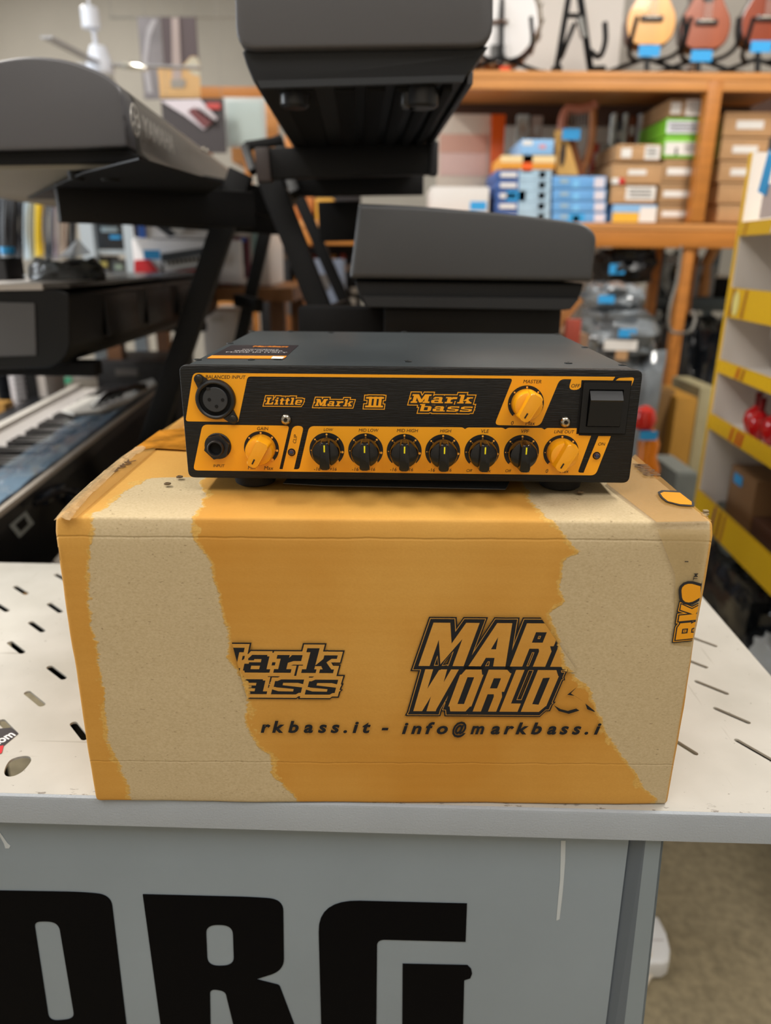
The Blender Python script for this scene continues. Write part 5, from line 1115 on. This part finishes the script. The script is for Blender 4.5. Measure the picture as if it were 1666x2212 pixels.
# board wedge and pink carton just behind the amplifier (right)
pkx = thing('open_carton', 'slanting brown carton flap with a pink red box behind the amplifier', 'box', tuple(PY(1215, 730, 1.9)))
MB().prism([PY(1170, 720, 1.95), PY(1250, 640, 1.95), PY(1260, 650, 1.95), PY(1200, 725, 1.95)], (0, .25, 0)).build('flap', mat('#a8703c', .6), pkx, world=True)
pbx('red_panel', 1222, 690, 1254, 760, 1.93, .02, mat('#a84838', .5), pkx); 
x0, x1, z0, z1 = pix_rect(1180, 722, 1262, 960, 1.95); MB().box(((x0+x1)/2, 2.08, z1/2), (x1-x0, .25, z1), None, .003).build('case', mat('#8a6a50', .6), pkx, world=True)
wn = thing('orange_banner_tube', 'brown paper roll leaning on the metal shelf beside the white rack', 'roll', tuple(PY(1518, 641, 3.2)))
mb = MB(); mb.tube([PY(1578, 470, 3.25), PY(1524, 572, 3.2), PY(1518, 641, 3.18)], .024, 12); mb.build('roll', mat('#c08a52', .6), wn, world=True)

# ================================================================== WHITE DISPLAY RACK ON THE RIGHT
YR = 1.55; dR = dirvp(962)
rack = thing('display_rack', 'white cardboard display rack with yellow shelf fronts at the right edge', 'rack', (PY(1560, 800, YR).x, YR, 0))
rw = mat('#e4ddd6', .55); ry = mat('#e6b70e', .45, name='rack_yellow')
pf = PY(1557, 775, YR)                         # far front upright foot point on the face plane
nR = Vector((-dR.y, dR.x, 0))                  # face normal, towards the aisle (-x)
def RF(s, t, z): return Vector((pf.x, pf.y, 0)) - dR*s - nR*t + Vector((0, 0, z))   # s towards the camera, t into the rack
def rslab(name, s0, s1, t0, t1, z0, z1, m, parent=None, bev=.001, **k):
    return MB().prism([RF(s0, t0, z0), RF(s1, t0, z0), RF(s1, t1, z0), RF(s0, t1, z0)], (0, 0, z1-z0), bev=bev).build(name, m, parent or rack, world=True, **k)
ztop = PY(1612, 328, YR).z
def zface(u, v):
    p = PP(u, v, RF(0, 0, 0), nR); return p.z
rslab('end_panel', -.012, 0, 0, .40, 0, ztop, rw)
rslab('end_panel', .70, .712, 0, .40, 0, ztop, rw)
rslab('back_panel', 0, .70, .39, .40, 0, ztop, rw)
rslab('upright_edge', -.013, -.003, -.003, .0, 0, ztop, ry)
bands = [(480, 510), (621, 684), (776, 803), (893, 924), (1058, 1115)]
RZ = []
for i, (v0, v1) in enumerate(bands):
    z1 = PY(1600-(v0-480)*.135, v0, YR).z; z0 = PY(1600-(v0-480)*.135, v1, YR).z; RZ.append((z0, z1))
    rslab('shelf_board', .001, .70, .004, .388, z0+.002, z0+.010, rw)
    rslab('shelf_front', .001, .70, -.003, .003, z0, z1, ry, label='yellow printed shelf front')
    for k, (s_, c) in enumerate((((.02, '#c88a1c'), (.15, '#d9d2c8')), ((.012, '#8c4a1c'), (.075, '#a8661c')), ((.10, '#b8321c'), (.125, '#a8601c')), ((.12, '#c8401c'), (.15, '#c8241c'), (.17, '#c8241c')), ((.13, '#8c4a1c'), (.155, '#b5762a'), (.10, '#7a2a50')))[i]):
        MB().prism([RF(s_, -.0035, z0+.002), RF(s_+.012, -.0035, z0+.002), RF(s_+.020, -.0035, z1-.002), RF(s_+.010, -.0035, z1-.002)], nR*.0004).build('shelf_print', mat(c, .5), rack, world=True, smooth=0)
# oval print on the second band
z0, z1 = RZ[1]; c = RF(.045, -.0042, (z0+z1)/2)
MB().prism([c - dR*math.cos(a)*.016 + Vector((0, 0, math.sin(a)*(z1-z0)*.42)) for a in [2*PI*k/20 for k in range(20)]], nR*.0004).build('oval_print', mat('#e9dd88', .5), rack, world=True, smooth=0)
# things on the rack
def rbox(name, label, cat, s0, s1, t0, t1, z0, h, c, extra=()):
    t = thing(name, label, cat, tuple(RF((s0+s1)/2, (t0+t1)/2, z0)))
    MB().prism([RF(s0, t0, z0), RF(s1, t0, z0), RF(s1, t1, z0), RF(s0, t1, z0)], (0, 0, h), bev=.002).build('case', mat(c, .55), t, world=True)
    for nm, a, b, e0, e1, cc in extra: MB().prism([RF(s0+(s1-s0)*a, t0-.001, z0+h*e0), RF(s0+(s1-s0)*b, t0-.001, z0+h*e0), RF(s0+(s1-s0)*b, t0-.001, z0+h*e1), RF(s0+(s1-s0)*a, t0-.001, z0+h*e1)], nR*.0004).build(nm, mat(cc, .5), t, world=True, smooth=0)
    return t
zz = RZ[2][0]+.0125
rbox('small_carton', 'brown small carton with blue tag on the third rack shelf', 'box', .12, .25, .06, .2, zz, .065, '#a8764a', [('price_tag', .2, .6, .3, .8, '#2f9fe0')])
rbox('white_box', 'white box with colourful lettering on the brown carton of the rack', 'box', .10, .27, .05, .2, zz+.0665, .045, '#dcd6d0', [('coloured_print', .15, .3, .3, .7, '#a86a3a'), ('coloured_print', .35, .5, .3, .7, '#7a8a5a'), ('coloured_print', .55, .7, .3, .7, '#b04a3a')])
zz = RZ[4][0]+.0125
rbox('small_carton', 'brown carton with blue tag on the lowest rack shelf in view', 'box', .03, .16, .05, .2, zz, .12, '#8a6642', [('price_tag', .15, .5, .72, .9, '#2f9fe0')])
rbox('small_carton', 'flat dark carton in front of the brown one on the lowest rack shelf', 'box', .17, .30, .05, .2, zz, .05, '#5a3a2a')
zz = RZ[3][0]+.0125
redg = mat('#b00f18', .12, coat=.8)
for i, (s_, t_, r) in enumerate(((.10, .05, .023), (.145, .04, .022), (.19, .05, .024), (.12, .10, .023), (.165, .095, .022), (.21, .10, .022))):
    t = thing('maraca', ('glossy red maraca nearest the far panel on the rack', 'glossy red maraca second along the rack front', 'glossy red maraca at the near end of the rack shelf', 'glossy red maraca in the rear row, far side', 'glossy red maraca in the rear row, middle', 'glossy red maraca in the rear row, near side')[i], 'maraca', tuple(RF(s_, t_, zz)), group='red maracas on the rack')
    mb = MB(); mb.lathe([(.008, 0), (.014, .001), (r*.8, r*.5), (r, r*1.2), (r*.85, r*1.9), (r*.4, r*2.3), (.006, r*2.45)], Matrix.Translation(RF(s_, t_, zz)), 18); mb.build('head', redg, t, world=True)
    mb = MB(); mb.cyl(RF(s_, t_, zz+r*2.4), RF(s_, t_, zz+r*2.4+.028), .0055, .007, 10); mb.build('handle', mat('#7a1218', .3), t, world=True)
tg = thing('hanging_tag', 'blue price tag hanging at the top of the white rack', 'tag', tuple(RF(.10, -.01, RZ[0][1]+.03))); MB().prism([RF(.07, -.006, RZ[0][1]+.05), RF(.11, -.006, RZ[0][1]+.04), RF(.12, -.006, RZ[0][1]+.10), RF(.09, -.006, RZ[0][1]+.12)], nR*.0006).build('tag', bluetag, tg, world=True, smooth=0)
rslab('picture_print', .09, .2, -.004, -.003, RZ[0][1]+.002, RZ[0][1]+.06, mat('#c9b8b4', .5), bev=0)
# bags and goods on the floor beside the table, right
lump('black_bag', 'large glossy black plastic wrapped heap on the right beyond the table', 'bag', 1545, 1205, 1692, 1330, 1.25, .30, plastd, 11, extra=[('pink_label', 1640, 1240, 1675, 1256, mat('#d84a4a', .4))], floor=.18)
lump('black_bag', 'dark bag under the glossy heap right of the table', 'bag', 1560, 1290, 1690, 1500, 1.2, .34, mat('#141619', .3, bump=(25, .8)), 12, floor=0)
lump('black_bag', 'small crumpled grey bag behind the carton right edge', 'bag', 1530, 1120, 1590, 1240, 1.42, .2, mat('#5f625c', .3, bump=(30, 1.0)), 13, floor=0)
wbag = lump('white_bag', 'small white and black package at the far right beside the table edge', 'bag', 1646, 1395, 1692, 1470, 1.12, .1, mat('#b9bcbd', .3), 14)

# power adapter on the floor
pa = thing('power_adapter', 'white power adapter with pale cable on the carpet beside the table leg', 'adapter', tuple(PZ(1405, 2050, 0)))
zc = .0
pts = [(1300, 1960), (1412, 1985), (1430, 2020), (1438, 2055), (1436, 2078), (1424, 2086), (1300, 2090)]
P3 = [PZ(u+10, v, .03) for u, v in pts]; P3 = [Vector((p.x, p.y, 0)) for p in P3]
MB().prism([p+Vector((0, 0, .002)) for p in P3], (0, 0, .034), bev=.006, seg=3).build('adapter_body', mat('#e2e2e2', .35), pa, world=True)
MB().prism([PZ(u, v, .0368) for u, v in ((1330, 2029), (1434, 2029), (1434.6, 2032), (1330, 2032))], (0, 0, .0006)).build('seam', mat('#c9c4c4', .5), pa, world=True)
mb = MB(); mb.tube(spline([PZ(1398, 2020, .04), PZ(1404, 2065, .035), PZ(1407, 2090, .02), PZ(1400, 2115, .006), PZ(1382, 2140, .006), PZ(1340, 2160, .006)], 8), .0033, 10); mb.build('cable', mat('#d9cfc0', .45), pa, world=True)
mb = MB(); mb.tube(spline([PZ(1427, 2076, .02), PZ(1423, 2092, .012), PZ(1412, 2104, .008), PZ(1396, 2112, .006), PZ(1370, 2112, .006)], 8), .0033, 10); mb.build('cable', mat('#d9cfc0', .45), pa, world=True)

# ================================================================== FAR LEFT BACKGROUND
# poster with a guitar
YP = 3.6
po = thing('guitar_poster', 'tall dark purple poster showing a cream and yellow electric guitar, hanging upper left', 'poster', tuple(PY(365, 210, YP)))
pbx('sheet', 304, 37, 428, 214, YP, .012, mat('#5a4c50', .5, var=(3, .12)), po, bev=0)
pbx('picture_area', 304, 37, 352, 214, YP-.003, .002, mat('#868184', .5, var=(6, .25)), po, bev=0)
def flatpic(name, pxs, Y, m, parent, th=.003):
    MB().prism([PY(u, v, Y) for u, v in pxs], (0, th, 0)).build(name, m, parent, world=True, smooth=0)
flatpic('guitar_body', [(340, 146), (348, 140), (360, 150), (385, 152), (398, 138), (412, 122), (424, 122), (431, 135), (434, 214), (346, 214), (344, 180)], YP-.006, mat('#d9ae74', .45, var=(4, .1)), po)
flatpic('guitar_corner', [(398, 142), (412, 124), (424, 123), (430, 135), (432, 165), (415, 160)], YP-.008, mat('#c9c2ac', .45), po)
flatpic('guitar_neck', [(370, 38), (386, 38), (393, 186), (373, 186)], YP-.009, mat('#b5a4a0', .45), po)
flatpic('pickguard', [(368, 172), (402, 172), (398, 190), (370, 190)], YP-.0095, mat('#9a948c', .45), po)
flatpic('pale_figure', [(318, 60), (330, 40), (338, 44), (324, 80), (318, 130), (330, 200), (318, 200), (308, 130)], YP-.005, mat('#b0acb0', .45), po)
for u in (312, 420): MB().tube([PY(u, 37, YP), Vector((PY(u, 37, YP).x, YP, 2.97))], .0015, 5).build('hanging_wire', mat('#8a8680', .5), po, world=True)
MB().tube([PY(236, 38, YP+.01), PY(640, 36, YP+.01)], .006, 6).build('hanging_rail', mat('#8f8b82', .5), po, world=True)
for u in (240, 636): MB().tube([PY(u, 37, YP+.01), Vector((PY(u, 37, YP).x, YP+.01, 2.97))], .002, 5).build('hanging_wire', mat('#8a8680', .5), po, world=True)
# ceiling fan
YF = 3.4
fan = thing('ceiling_fan', 'white ceiling fan with rod, hub and lit spot, upper left', 'ceiling fan', tuple(PY(200, 140, YF)))
c0 = PY(196, 45, YF); x_, y_ = c0.x, YF
mb = MB(); mb.lathe([(.035, 0), (.035, .066), (.028, .075)], Matrix.Translation((x_, y_, PY(196, 62, YF).z)), 24); mb.build('canopy', mat('#dfe4f0', .4), fan, world=True)
mb = MB(); mb.cyl((x_, y_, PY(196, 62, YF).z+.07), (x_, y_, 2.97), .004); mb.build('rod', mat('#dfe4f0', .4), fan, world=True)
mb = MB(); mb.cyl((x_+.008, y_, PY(196, 64, YF).z), (x_+.012, y_, PY(196, 106, YF).z), .009); mb.build('rod', mat('#c9cdd8', .4), fan, world=True)
mb = MB(); mb.lathe([(.05, -.07), (.055, -.05), (.035, .02), (.03, .03)], Matrix.Translation((x_+.018, y_, PY(205, 118, YF).z)), 24); mb.build('hub', mat('#dfe4f0', .4), fan, world=True)
for a in (0.1, 1.8, 3.0, 4.6):
    p = Vector((x_+.02, y_, PY(205, 140, YF).z)); q = p+Vector((math.cos(a), math.sin(a), 0))*.40
    MB().bar(p, q, .045, .006, side=Vector((0, 0, 1))).build('blade', mat('#a9aab0', .4), fan, world=True)
p = PY(290, 145, YF-.05); mb = MB(); mb.bar(p-Vector((.045, 0, -.004)), p+Vector((.05, 0, -.004)), .022, .022, bev=.004); mb.build('chrome_arm', mat('#f2efe6', .12, metal=1), fan, world=True)
# product posters and frames
kp = thing('keyboard_poster', 'dark poster with red word and white keys, hanging left of the high keyboard', 'poster', tuple(PY(430, 300, 3.2)))
pbx('sheet', 352, 212, 486, 330, 3.2, .01, mat('#3a3436', .5), kp, bev=0); flatpic('picture_keys', [(345, 216), (432, 214), (470, 256), (440, 280), (400, 250)], 3.19, mat('#cfc6cc', .5), kp); pbx('red_word', 446, 222, 476, 236, 3.19, .003, mat('#b8433e', .5), kp, bev=0)
flatpic('picture_keys', [(405, 240), (420, 232), (462, 262), (440, 276)], 3.184, mat('#6b3436', .5), kp)
for u in (360, 478): MB().tube([PY(u, 212, 3.205), Vector((PY(u, 212, 3.205).x, 3.205, 2.97))], .001, 5).build('hanging_wire', mat('#8a8680', .5), kp, world=True)
for k in range(4): flatpic('picture_black_key', [(425+k*10, 236+k*7), (430+k*10, 234+k*7), (442+k*9, 246+k*7), (437+k*9, 248+k*7)], 3.18, kbk, kp)
fr = thing('framed_notice', 'pale blue notice in a thin white frame beside the high keyboard', 'frame', tuple(PY(530, 315, 3.3)))
MB().box((PY(529, 210, 3.31).x, 3.31, PY(529, 318, 3.31).z/2), (.03, .01, PY(529, 318, 3.31).z), None).build('easel_post', pined, fr, world=True)
pbx('frame', 484, 210, 574, 318, 3.3, .015, mat('#c6cccb', .4), fr); pbx('paper', 494, 220, 566, 310, 3.296, .003, mat('#bfd0cf', .5), fr, bev=0)
far = thing('far_shelf', 'orange wooden shelf boards on the rear wall left of the high keyboard', 'shelf', tuple(Vector((PY(500, 200, 3.5).x, 3.5, 0))))
pbx('shelf_board', 433, 187, 640, 212, 3.5, .3, pined, far); pbx('shelf_board', 500, 316, 640, 350, 3.4, .3, pine, far)
for u in (436, 634):
    x = PY(u, 200, 3.6).x; MB().box((x, 3.62, PY(u, 200, 3.6).z/2), (.04, .04, PY(u, 200, 3.6).z)).build('post', pined, far, world=True)
pbx('post', 572, 212, 600, 318, 3.45, .03, pine, far)
# low back counter carrying the keyboard cartons
cn = thing('stock_table', 'brown table behind the stands carrying keyboard cartons', 'table', (PY(430, 620, 2.2).x, 2.3, 0))
zc = PY(430, 617, 2.15).z
xa = PY(-150, 617, 2.15).x; xb = PY(640, 617, 2.15).x
MB().box(((xa+xb)/2, 2.35, zc-.02), (xb-xa, .55, .035)).build('table_top', mat('#8a5c34', .5), cn, world=True)
for x in (xa+.05, (xa+xb)/2, xb-.05):
    for y in (2.12, 2.58): MB().box((x, y, (zc-.035)/2), (.04, .04, zc-.035)).build('leg', mat('#6a4528', .5), cn, world=True)
def keyspic(t, u0, v0, u1, v1, Y, n, sh=0):
    flatpic('keyboard_picture', [(u0, v0+sh), (u1, v0), (u1, v1), (u0, v1+sh)], Y, mat('#3c3f42', .5), t)
    flatpic('keyboard_picture', [(u0+4, v0+sh+(v1-v0)*.45), (u1-1, v0+(v1-v0)*.4), (u1, v1-2), (u0+8, v1+sh-1)], Y-.004, white, t)
    for k in range(n):
        u = u0+10+(u1-u0-14)*k/n; f = (u-u0)/(u1-u0); vv = v0+(v1-v0)*.42+sh*(1-f)
        flatpic('picture_black_key', [(u, vv), (u+3, vv), (u+5, vv+(v1-v0)*.3), (u+2, vv+(v1-v0)*.3)], Y-.008, kbk, t)
def kbox(label, u0, v0, u1, v1, Y, dep, m, red=None):
    x0, x1, z0, z1 = pix_rect(u0, v0, u1, v1, Y); t = thing('keyboard_carton', label, 'box', ((x0+x1)/2, Y+dep/2, z0))
    MB().box(((x0+x1)/2, Y+dep/2, (z0+z1)/2), (x1-x0-.002, dep, z1-z0-.002), None, .002).build('case', m, t, world=True); return t
wcard = mat('#f2efef', .5)
k1 = kbox('white keyboard carton with red bottom corner, picture of keys and blue tag', 288, 517, 520, 613, 2.15, .3, wcard)
flatpic('red_corner', [(290, 562), (322, 560), (346, 590), (450, 578), (450, 612), (290, 612)], 2.145, mat('#c8242c', .5), k1)
keyspic(k1, 348, 530, 470, 568, 2.14, 12, 18); tag_part(k1, 310, 540, 346, 560, 2.12)
k2 = kbox('white and blue keyboard carton on top of the one with the blue tag', 284, 466, 486, 516, 2.16, .28, wcard)
pbx('blue_corner', 298, 472, 313, 514, 2.155, .003, mat('#3a6fd0', .5), k2, bev=0); pbx('dark_print', 288, 476, 296, 512, 2.155, .003, mat('#2a2c44', .5), k2, bev=0)
flatpic('keyboard_picture', [(318, 476), (345, 474), (385, 506), (366, 512)], 2.15, mat('#2f3138', .5), k2); flatpic('keyboard_picture', [(345, 474), (430, 468), (395, 500), (385, 508)], 2.148, white, k2)
for i in range(7): flatpic('picture_black_key', [(352+i*10, 478-i), (356+i*10, 478-i), (364+i*8, 490-i*1.5), (360+i*8, 491-i*1.5)], 2.142, kbk, k2)
k3 = kbox('keyboard carton seen end-on with red and dark print, right of the blue-tagged carton', 494, 486, 582, 617, 2.2, .3, mat('#cfc8c2', .5))
pbx('red_panel', 470, 560, 497, 616, 2.19, .01, mat('#c8242c', .5), k3, bev=0); pbx('picture', 500, 512, 540, 600, 2.195, .003, mat('#6a2a3a', .5), k3, bev=0); pbx('picture', 506, 522, 530, 596, 2.19, .003, mat('#3a3534', .5), k3, bev=0)
for i in range(3): pbx('picture_key', 508+i*7, 572, 513+i*7, 596, 2.186, .002, white, k3, bev=0)
pbx('pale_stripe', 545, 500, 556, 560, 2.195, .003, mat('#7f9a96', .5), k3, bev=0); pbx('blue_print', 520, 514, 532, 522, 2.186, .002, mat('#2f5fb0', .5), k3, bev=0)
# hanging leads, straps and tubes at the far left
hr = thing('hanging_rail', 'metal rail with hanging leads at the far left', 'rail', tuple(PY(60, 425, 2.9)))
MB().bar(PY(-120, 408, 2.92), PY(190, 408, 2.92), .02, .02).build('rail', mgrey, hr, world=True)
for u in (-110, 185):
    p = PY(u, 408, 2.92); MB().box((p.x, 2.94, p.z/2), (.03, .03, p.z)).build('upright', mgrey, hr, world=True)
cols = [(-20, '#101216', .05), (3, '#15181f', .05), (20, '#0d0e12', .05), (38, '#191c22', .04), (61, '#a9b9c4', .022), (72, '#8c8f80', .02), (84, '#d8b81c', .020), (92, '#c9a414', .012), (108, '#1c222c', .03), (122, '#9a8f9c', .02), (140, '#7a6450', .03), (156, '#2a2826', .03)]
for i, (u, c, w_) in enumerate(cols):
    a = PY(u, 412, 2.9); b = PY(u-4, 560, 2.9); t = thing('hanging_lead', {'#d8b81c': 'bright yellow lead hanging at the far left', '#c9a414': 'thinner mustard lead hanging against the bright yellow one', '#a9b9c4': 'pale blue strap hanging left of the yellow lead', '#8c8f80': 'olive grey strap hanging between pale blue and yellow', '#7a6450': 'brown strap hanging right of the yellow lead', '#9a8f9c': 'mauve strap hanging right of the yellow lead'}.get(c, 'black lead hanging '+('first', 'second', 'third', 'fourth', '', '', '', '', 'fifth', '', '', 'last')[i]+' from the left on the far left rail'), 'cable', tuple(a), group='hanging leads at the far left')
    for k in range(3):
        mb = MB(); mb.tube(spline([a+Vector((w_*(k-1)*.35, 0, 0)), a.lerp(b, .5)+Vector((w_*(k-1)*.42+rnd.uniform(-.004, .004), rnd.uniform(-.02, .02), 0)), b+Vector((w_*(k-1)*.3, .01, 0))], 5), w_*.24, 7); mb.build('strand', mat(c, .4), t, world=True)
# racks with gear
gr = thing('metal_shelf', 'pale grey metal rack with small gear, left of the keyboard cartons', 'shelf', (PY(230, 600, 2.7).x, 2.8, 0))
for v in (462, 540, 617): pbx('shelf_board', 176, v, 284, v+9, 2.7, .3, mat('#8b98a0', .4), gr)
for u in (184, 278):
    p = PY(u, 455, 2.7); MB().box((p.x, 2.7, p.z/2), (.045, .03, p.z)).build('upright', mat('#9aa5ac', .4), gr, world=True)
for i, (u0, v0, u1, v1, c, l) in enumerate(((205, 478, 270, 539, '#1f2225', 'black amplifier on the pale metal rack'), (206, 552, 240, 616, '#34302a', 'dark brown box on the lower pale rack shelf'), (243, 560, 272, 616, '#5a5f62', 'grey box on the lower pale rack shelf'), (190, 430, 240, 461, '#3a3c3e', 'small dark case on top of the pale rack'), (215, 592, 262, 612, '#b8a070', 'tan packet at the bottom of the pale rack'))):
    Yq = 2.75 if i != 4 else 2.62
    x0, x1, z0, z1 = pix_rect(u0, v0, u1, v1, Yq)
    t = thing('gear_box', l, 'box', ((x0+x1)/2, Yq+.1, z0)); MB().box(((x0+x1)/2, Yq+.05, (z0+z1)/2), (x1-x0, .1, z1-z0), None, .003).build('case', mat(c, .4), t, world=True)
    pbx('face_plate', u0+(u1-u0)*.2, v0+(v1-v0)*.2, u0+(u1-u0)*.75, v0+(v1-v0)*.38, Yq-.003, .002, mat(('#9fb5bf', '#c9b96a', '#a9c0b0', '#8c8f90', '#e0c890')[i], .3), t, bev=0)
    pbx('price_tag' if i == 0 else 'strip', u0+(u1-u0)*.5, v0+(v1-v0)*.5, u0+(u1-u0)*.85, v0+(v1-v0)*.62, Yq-.003, .002, bluetag if i == 0 else mat('#7a7c7e', .4), t, bev=0)
bt = thing('jar', 'small clear jar with blue cap and dark box on the piano at the left edge', 'jar', tuple(PY(28, 614, Y6+.25)))
mb = MB(); mb.lathe([(.017, 0), (.018, .03), (.012, .045), (.011, .05)], Matrix.Translation(PY(28, 612, Y6+.25)), 18); mb.build('glass', mat('#a9b6c0', .1, alpha=.6), bt, world=True)
mb = MB(); mb.lathe([(.012, .05), (.012, .062)], Matrix.Translation(PY(28, 612, Y6+.25)), 18); mb.build('blue_cap', bluetag, bt, world=True)
bb = thing('black_speaker', 'small black box at the left edge on the console piano', 'speaker', tuple(PY(-5, 616, Y6+.2))); pbx('case', -40, 556, 18, 614, Y6+.2, .06, kbk, bb); pbx('grille', -34, 562, 12, 608, Y6+.198, .002, kd, bb, bev=0)
# white keyboards standing on end at the lower left
for i, (u0, u1, c, l) in enumerate(((2, 58, '#c9c6cb', 'white keyboard carton standing on end with printed black keys, lower left'), (66, 106, '#bfb8b4', 'second keyboard carton on end with red patch, lower left'))):
    Yk = 1.95; x0, x1, z0, z1 = pix_rect(u0, 795, u1, 960, Yk); t = thing('keyboard_carton', l, 'box', ((x0+x1)/2, Yk, 0))
    MB().box(((x0+x1)/2, Yk+.06, z1/2), (x1-x0, .12, z1), None, .003).build('case', mat(c, .5), t, world=True)
    if i == 0:
        for k in range(11): pbx('picture_black_key', u0+26+k*1.6, 806+k*11, u0+48+k*1.2, 810+k*11, Yk-.004, .003, kbk, t, bev=0)
    else:
        pbx('red_patch', 70, 878, 90, 905, Yk-.004, .003, redm, t, bev=0); pbx('dark_panel', 56, 800, 80, 880, Yk-.006, .003, kbk, t, bev=0)
for l, u0, v0, u1, v1, Y, dep, c in (('brown carton at the left edge beyond the keyed piano', -30, 872, 16, 960, 1.9, .3, '#b08442'), ('grey and green patterned package above the far keys', 95, 800, 205, 850, 2.56, .3, '#a8a29c'), ('black speaker cabinet rising behind the far end of the keyed piano', 208, 782, 372, 832, 2.05, .25, '#1a1a1d'), ('beige storage box behind the patterned package', 95, 850, 180, 900, 2.25, .3, '#8a8070'),
        ('stack of white paper on a low shelf behind the black stand leg', 437, 672, 512, 712, 2.4, .3, '#cfc9c2'), ('small orange carton behind the stand at table height', 466, 645, 512, 690, 2.9, .2, '#b87a34'), ('orange wooden box on the shelf between the stands', 636, 425, 676, 490, 2.78, .2, '#b86c2c'), ('yellow and orange box on the shelf between the stands', 682, 428, 720, 490, 2.78, .2, '#d09a30'),
        ('orange wooden drawer under the shelf between the stands', 650, 500, 695, 532, 2.9, .2, '#b3702f'), ('silver case on floor racks behind the right stand leg', 676, 560, 740, 668, 2.5, .2, '#6d7688'), ('dark cabinet behind the two stands', 560, 560, 640, 720, 3.0, .3, '#17181c'), ('brown cabinet far behind the stands', 600, 620, 680, 720, 2.9, .05, '#8a5424')):
    x0, x1, z0, z1 = pix_rect(u0, v0, u1, v1, Y); zb_ = 0; t = thing('storage_box', l, 'box', ((x0+x1)/2, Y+dep/2, zb_))
    low = z0 if ('shelf between' in l or 'patterned' in l and 0) else 0
    if 'shelf between the stands' in l and 'under' not in l: low = zS1+.002
    MB().box(((x0+x1)/2, Y+dep/2, (low+z1)/2), (x1-x0, dep, z1-low), None, .003).build('case', mat(c, .5, var=(6, .1)), t, world=True)
    pbx('label', u0+(u1-u0)*.25, v0+(v1-v0)*.3, u0+(u1-u0)*.55, v0+(v1-v0)*.6, Y-.003, .002, mat({'grey': '#3fae84', 'stac': '#b5aea4'}.get(l[:4], '#5a5654'), .5), t, bev=0)
# assorted small gear seen between the stand legs
gc = ['#8c9aa8', '#a84a3a', '#3fae84', '#c9c4bc', '#2f3338', '#5a4a3a', '#c88c3c', '#31506e', '#d9d4c8', '#151517']
gn = ['pale blue', 'brick red', 'green', 'off-white', 'charcoal', 'brown', 'amber', 'navy', 'cream', 'black']
pg = thing('pegboard', 'dark board behind the stands hung with small packets', 'board', (PY(640, 600, 3.1).x, 3.1, 0))
x0, x1, z0, z1 = pix_rect(575, 420, 780, 740, 3.1); MB().box(((x0+x1)/2, 3.12, z1/2), (x1-x0, .02, z1)).build('panel', mat('#1c1c20', .6), pg, world=True)
i = 0
for r_ in range(7):
    for c_2 in range(9):
        u = 588+c_2*21+rnd.uniform(-3, 3); v = 548+r_*24+rnd.uniform(-3, 3); k = rnd.randrange(10)
        x0, x1, z0, z1 = pix_rect(u, v, u+rnd.uniform(9, 16), v+rnd.uniform(12, 20), 3.06)
        mb = MB(); mb.box(((x0+x1)/2, 3.085, (z0+z1)/2), (x1-x0, .03, z1-z0), None, .003); o = mb.build('packet', mat(gc[k], .3), None)
        setp(o, gn[k]+' packet, '+('top', 'second', 'third', 'fourth', 'fifth', 'sixth', 'lowest')[r_]+' row, '+('first', 'second', 'third', 'fourth', 'fifth', 'sixth', 'seventh', 'eighth', 'last')[c_2]+' from left, on the dark board behind the stands', 'packet', 'packets on the dark board'); i += 1
# glowing body added on the top shelf in place of a bright highlight
lt_ = thing('glow_spot', 'small glowing body added as a bright highlight between the ukulele stands', 'highlight', tuple(PY(1493, 152, YS+.2)))
mb = MB(); mb.lathe([(.018, 0), (.02, .01), (.014, .03)], Matrix.Translation(PY(1493, 153, YS+.25)), 16); mb.build('base', mat('#dcdcdc', .3), lt_, world=True)
mb = MB(); mb.lathe([(.010, 0), (.013, .01), (.010, .02), (.003, .024)], Matrix.Translation(PY(1493, 147, YS+.25)), 16); mb.build('glow_core', mat('#f2ffe8', .3, emit=9), lt_, world=True)
gd = thing('wall_print', 'grey patterned board behind the ukuleles', 'board', tuple(PY(1500, 100, 3.3))); pbx('board', 1345, -120, 1760, 154, 3.3, .02, mat('#a9a39a', .5, var=(3, .12)), gd, bev=0)
